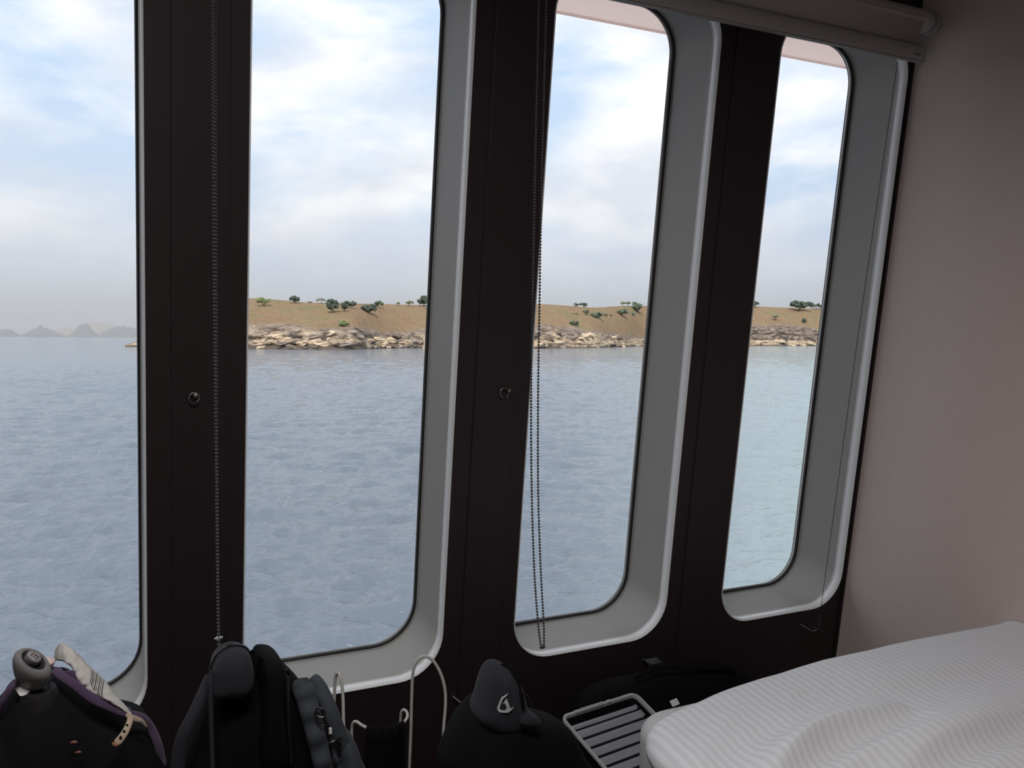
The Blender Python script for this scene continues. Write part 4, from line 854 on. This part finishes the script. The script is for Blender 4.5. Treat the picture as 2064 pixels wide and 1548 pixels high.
mb.f = [(j*nt_+i, j*nt_+i+1, (j+1)*nt_+i+1, (j+1)*nt_+i) for j in range(NH-1) for i in range(nt_-1)]
o = part(mb, 'sling', 'black_fab'); sm = o.modifiers.new('thickness', 'SOLIDIFY'); sm.thickness = 0.003; sm.offset = -1
mb = MB(); mb.tube([p + Vector((0, -0.0005, 0.0)) for p in top], 0.0042, 10); part(mb, 'sling_sleeve', 'black_fab')
f0, f1 = (0.4661, 1.6, 0.4339), (0.5662, 1.61, 0.4526)
mb = MB(); mb.tube([f0, (f0[0], 1.605, 0.005)], 0.0029, 8); part(mb, 'leg', 'white_tube')
mb = MB(); mb.tube([f1, (f1[0], 1.612, 0.005)], 0.0029, 8); part(mb, 'leg', 'white_tube')

# ------------------------------------------------------------------ black bag with the white emblem
t = thing('duffel_bag', 'black bag with a pale pointed emblem, slumped beside the white rack', 'bag'); t.location = (0.77, 1.47, 0)
out = xz([(0.5986, 1.47, 0.4057), (0.6103, 1.47, 0.4514), (0.6348, 1.47, 0.4892), (0.6627, 1.47, 0.5185), (0.69, 1.47, 0.5294), (0.7261, 1.47, 0.5162), (0.763, 1.47, 0.4931), (0.8061, 1.47, 0.4773), (0.8391, 1.47, 0.4612), (0.865, 1.47, 0.4285), (0.8926, 1.47, 0.381), (0.9195, 1.47, 0.3248)])
out += [(0.925, 0.20), (0.93, 0.05), (0.88, 0.004), (0.76, 0.004), (0.66, 0.006), (0.625, 0.08), (0.615, 0.25)]
mb = MB(); puff(mb, out, 1.375, 1.575, 0.42, 13, 0.014, 9); part(mb, 'bag_body', 'black_fab')
cone = xz([(0.6526, 1.43, 0.5127), (0.6604, 1.43, 0.5405), (0.6702, 1.43, 0.5717), (0.682, 1.43, 0.5953), (0.694, 1.43, 0.6034), (0.7081, 1.43, 0.6002), (0.7224, 1.43, 0.5849), (0.7338, 1.43, 0.5578), (0.7412, 1.43, 0.5238), (0.7434, 1.43, 0.4972), (0.7168, 1.43, 0.4771), (0.6764, 1.43, 0.4851)])
mb = MB(); puff(mb, cone, 1.388, 1.50, 0.42, 13, 0.004, 4); fl = part(mb, 'top_flap', 'char_fab')
em = [(0.6884, 1.402, 0.5714), (0.6775, 1.402, 0.5642), (0.6735, 1.402, 0.555), (0.6702, 1.402, 0.5464), (0.6699, 1.402, 0.5423), (0.6723, 1.402, 0.5387), (0.6883, 1.402, 0.536), (0.6955, 1.402, 0.5403), (0.6993, 1.402, 0.546), (0.6924, 1.402, 0.5425), (0.6889, 1.402, 0.5522), (0.6854, 1.402, 0.5619), (0.6844, 1.402, 0.562), (0.6775, 1.402, 0.5518), (0.6809, 1.402, 0.5547), (0.6839, 1.402, 0.5494), (0.6852, 1.402, 0.5443), (0.6809, 1.402, 0.5414), (0.6745, 1.402, 0.5426), (0.6728, 1.402, 0.5454), (0.6757, 1.402, 0.5536), (0.6791, 1.402, 0.5612), (0.6861, 1.402, 0.5669)]
tris = geometry.tessellate_polygon([[Vector((p[0]*1000, p[2]*1000, 0)) for p in em]])
cl_ = smooth_loop([(x, 0, z) for x, z in cone], 4); ecx = sum(p.x for p in cl_)/len(cl_); ecz = sum(p.z for p in cl_)/len(cl_)
bang = sorted((math.atan2(p.z-ecz, p.x-ecx), math.hypot(p.x-ecx, p.z-ecz)) for p in cl_)
def cloth_y(x, z):                     # front surface of the flap under a point of the print
    rad = float(np.interp(math.atan2(z-ecz, x-ecx), [q[0] for q in bang], [q[1] for q in bang], period=2*PI))
    c_ = min(1.0, math.hypot(x-ecx, z-ecz)/rad)**(1/0.42)
    return 1.444 - 0.056*math.sqrt(max(0, 1-c_*c_))**0.8
mb = MB(); fr = [(p[0], 0, p[2]) for p in em]
for f in tris:
    pa, pb, pc = (Vector(fr[q]) for q in f); n_ = 5
    def pt(x_, y_):
        p = pa + (pb-pa)*(x_/n_) + (pc-pa)*(y_/n_); return (p.x, cloth_y(p.x, p.z) - 0.0042, p.z)
    for a_ in range(n_):
        for b_ in range(n_-a_):
            mb.add([pt(a_, b_), pt(a_+1, b_), pt(a_, b_+1)], [(0, 1, 2)])
            if b_ < n_-a_-1: mb.add([pt(a_+1, b_), pt(a_+1, b_+1), pt(a_, b_+1)], [(0, 1, 2)])
o = part(mb, 'emblem', 'emblem', fl, smooth=False); o['kind'] = 'stuff'
mb = MB(); puff(mb, xz([(0.7112, 1.405, 0.5095), (0.7142, 1.405, 0.5226), (0.7242, 1.405, 0.5253), (0.7426, 1.405, 0.521), (0.7518, 1.405, 0.5128), (0.754, 1.405, 0.5022), (0.7345, 1.405, 0.5013)]), 1.375, 1.425, 0.4, 9); part(mb, 'strap_pad', 'char_fab')
mb = MB(); band(mb, [(0.7009, 1.44, 0.5999), (0.7052, 1.42, 0.6059), (0.7098, 1.405, 0.5974), (0.7148, 1.395, 0.5746), (0.7184, 1.39, 0.5522), (0.7205, 1.39, 0.5281)], 0.009, 0.004, (0, -1, 0.2), 8); part(mb, 'strap', 'black_fab')
mb = MB(); mb.tube(catmull([(0.7189, 1.395, 0.5612), (0.7357, 1.4, 0.5508), (0.7429, 1.4, 0.5385), (0.7403, 1.395, 0.5262)]), 0.0012, 6); part(mb, 'draw_cord', 'black_plastic')

# ------------------------------------------------------------------ slatted crate
A0 = Vector((0.934, 1.63, 0.3888)); ea = Vector((0.985, 0.170, 0)).normalized()
eb = Vector((0.026, -0.152, -0.062)); eb = (eb - ea*eb.dot(ea)).normalized(); en = ea.cross(eb); en = en if en.z > 0 else -en
t = thing('slatted_crate', 'dark glossy crate with a slatted top and ribbed rim beside the bed', 'crate'); t.location = (A0.x+0.1, A0.y-0.1, 0)
def cr(u, v, w): return A0 + ea*u + eb*v + en*w
CW, CLEN = 0.226, 0.200
def ring(g, w, r): return [cr(x, y, w) for x, y in rrect(g, CW-g, g, CLEN-g, r, 8)]
mb = MB(); loft_loops(mb, [ring(0.0, -0.006, 0.020), ring(0.0, -0.001, 0.020), ring(0.001, 0.0, 0.019), ring(0.006, 0.0, 0.014), ring(0.0068, -0.001, 0.0132), ring(0.0068, -0.010, 0.0132)]); part(mb, 'rim', 'tray_rim')
mb = MB(); l0 = ring(0.003, -0.004, 0.017); lp_ = [l0, [Vector((p.x, p.y, 0.12)) for p in l0], [Vector((p.x, p.y, 0.004)) for p in l0]]; loft_loops(mb, lp_); n_ = len(lp_[0]); mb.f.append(tuple(2*n_+j for j in range(n_))); part(mb, 'crate_body', 'black_plastic')
for k in range(8):                       # slats, each a little bowed plank set below the rim
    v0 = 0.0468 + (k-1)*0.0265 if k else 0.030
    w_ = 0.0195 if k else 0.0115
    if v0 + w_ > CLEN - 0.008: break
    xa_, xb_ = 0.0072, CW - 0.0072 - 0.022
    mb = MB(); pr = [(0, -0.010), (0, -0.0070), (w_*0.3, -0.0062), (w_*0.7, -0.0062), (w_, -0.0070), (w_, -0.010)]
    mb.v = [tuple(cr(xa_, v0+y, z)) for y, z in pr] + [tuple(cr(xb_, v0+y, z)) for y, z in pr]
    mb.f = [(j, (j+1) % 6, 6+(j+1) % 6, 6+j) for j in range(6)] + [tuple(range(6)), tuple(range(6, 12))[::-1]]
    sl_ = part(mb, 'slat', 'tray')
    mb = MB(); mb.obox(cr(xb_-0.001, v0+0.001, -0.0066), ea*0.004, eb*(w_-0.002), en*0.003); part(mb, 'slat_tab', 'tray', sl_, smooth=False)
mb = MB(); mb.obox(cr(0.004, 0.004, -0.05), ea*(CW-0.008), eb*(CLEN-0.008), en*0.001); part(mb, 'inner_floor', 'black_plastic', smooth=False)
for k in range(9):
    u0 = 0.055 + k*0.0078
    mb = MB(); mb.obox(cr(u0, -0.0006, -0.004), ea*0.0052, eb*0.0080, en*0.0052); part(mb, 'grip_rib', 'tray_rim', smooth=False)
for u0 in (0.040, 0.134):
    mb = MB(); mb.obox(cr(u0, -0.0005, -0.004), ea*0.011, eb*0.0076, en*0.0046); part(mb, 'grip_block', 'tray_rim', smooth=False)

# ------------------------------------------------------------------ soft dark bag lying along the wall
t = thing('travel_bag', 'soft black travel bag lying along the wall behind the crate', 'bag'); t.location = (1.3, 1.75, 0)
out = xz([(1.0321, 1.75, 0.3141), (1.0532, 1.75, 0.3574), (1.0992, 1.75, 0.3777), (1.1547, 1.75, 0.3861), (1.2043, 1.75, 0.3873), (1.2551, 1.75, 0.3886), (1.3069, 1.75, 0.3899), (1.3752, 1.75, 0.3875), (1.4376, 1.75, 0.3837), (1.4889, 1.75, 0.3702), (1.5431, 1.75, 0.347), (1.5821, 1.75, 0.3116), (1.629, 1.75, 0.253)])
out += [(1.60, 0.12), (1.58, 0.006), (1.30, 0.004), (1.06, 0.006), (1.02, 0.12)]
mb = MB(); puff(mb, out, 1.695, 1.805, 0.4, 11, 0.008, 14); part(mb, 'bag_body', 'black_fab')
b0 = Vector((1.2219, 1.712, 0.4156)); mb = MB(); mb.obox(b0, (0.046, 0, -0.001), (0, 0.026, 0.004), (0, 0.001, 0.009)); mb.obox(b0 + Vector((0.0, -0.001, 0.003)), (0.006, 0, 0), (0, 0.02, 0.004), (0, 0.001, 0.010)); part(mb, 'buckle', 'black_plastic', smooth=False)
mb = MB(); band(mb, [(1.1796, 1.712, 0.4012), (1.2107, 1.708, 0.4069), (1.2449, 1.708, 0.4156), (1.3257, 1.706, 0.403), (1.4328, 1.706, 0.3853), (1.4966, 1.71, 0.3658)], 0.012, 0.004, (0, -1, 0.6), 8); part(mb, 'strap', 'black_fab')
mb = MB(); band(mb, [(1.4884, 1.708, 0.3704), (1.4797, 1.692, 0.3546), (1.4773, 1.69, 0.3154)], 0.010, 0.004, (0, -1, 0.2), 6); part(mb, 'strap', 'black_fab')
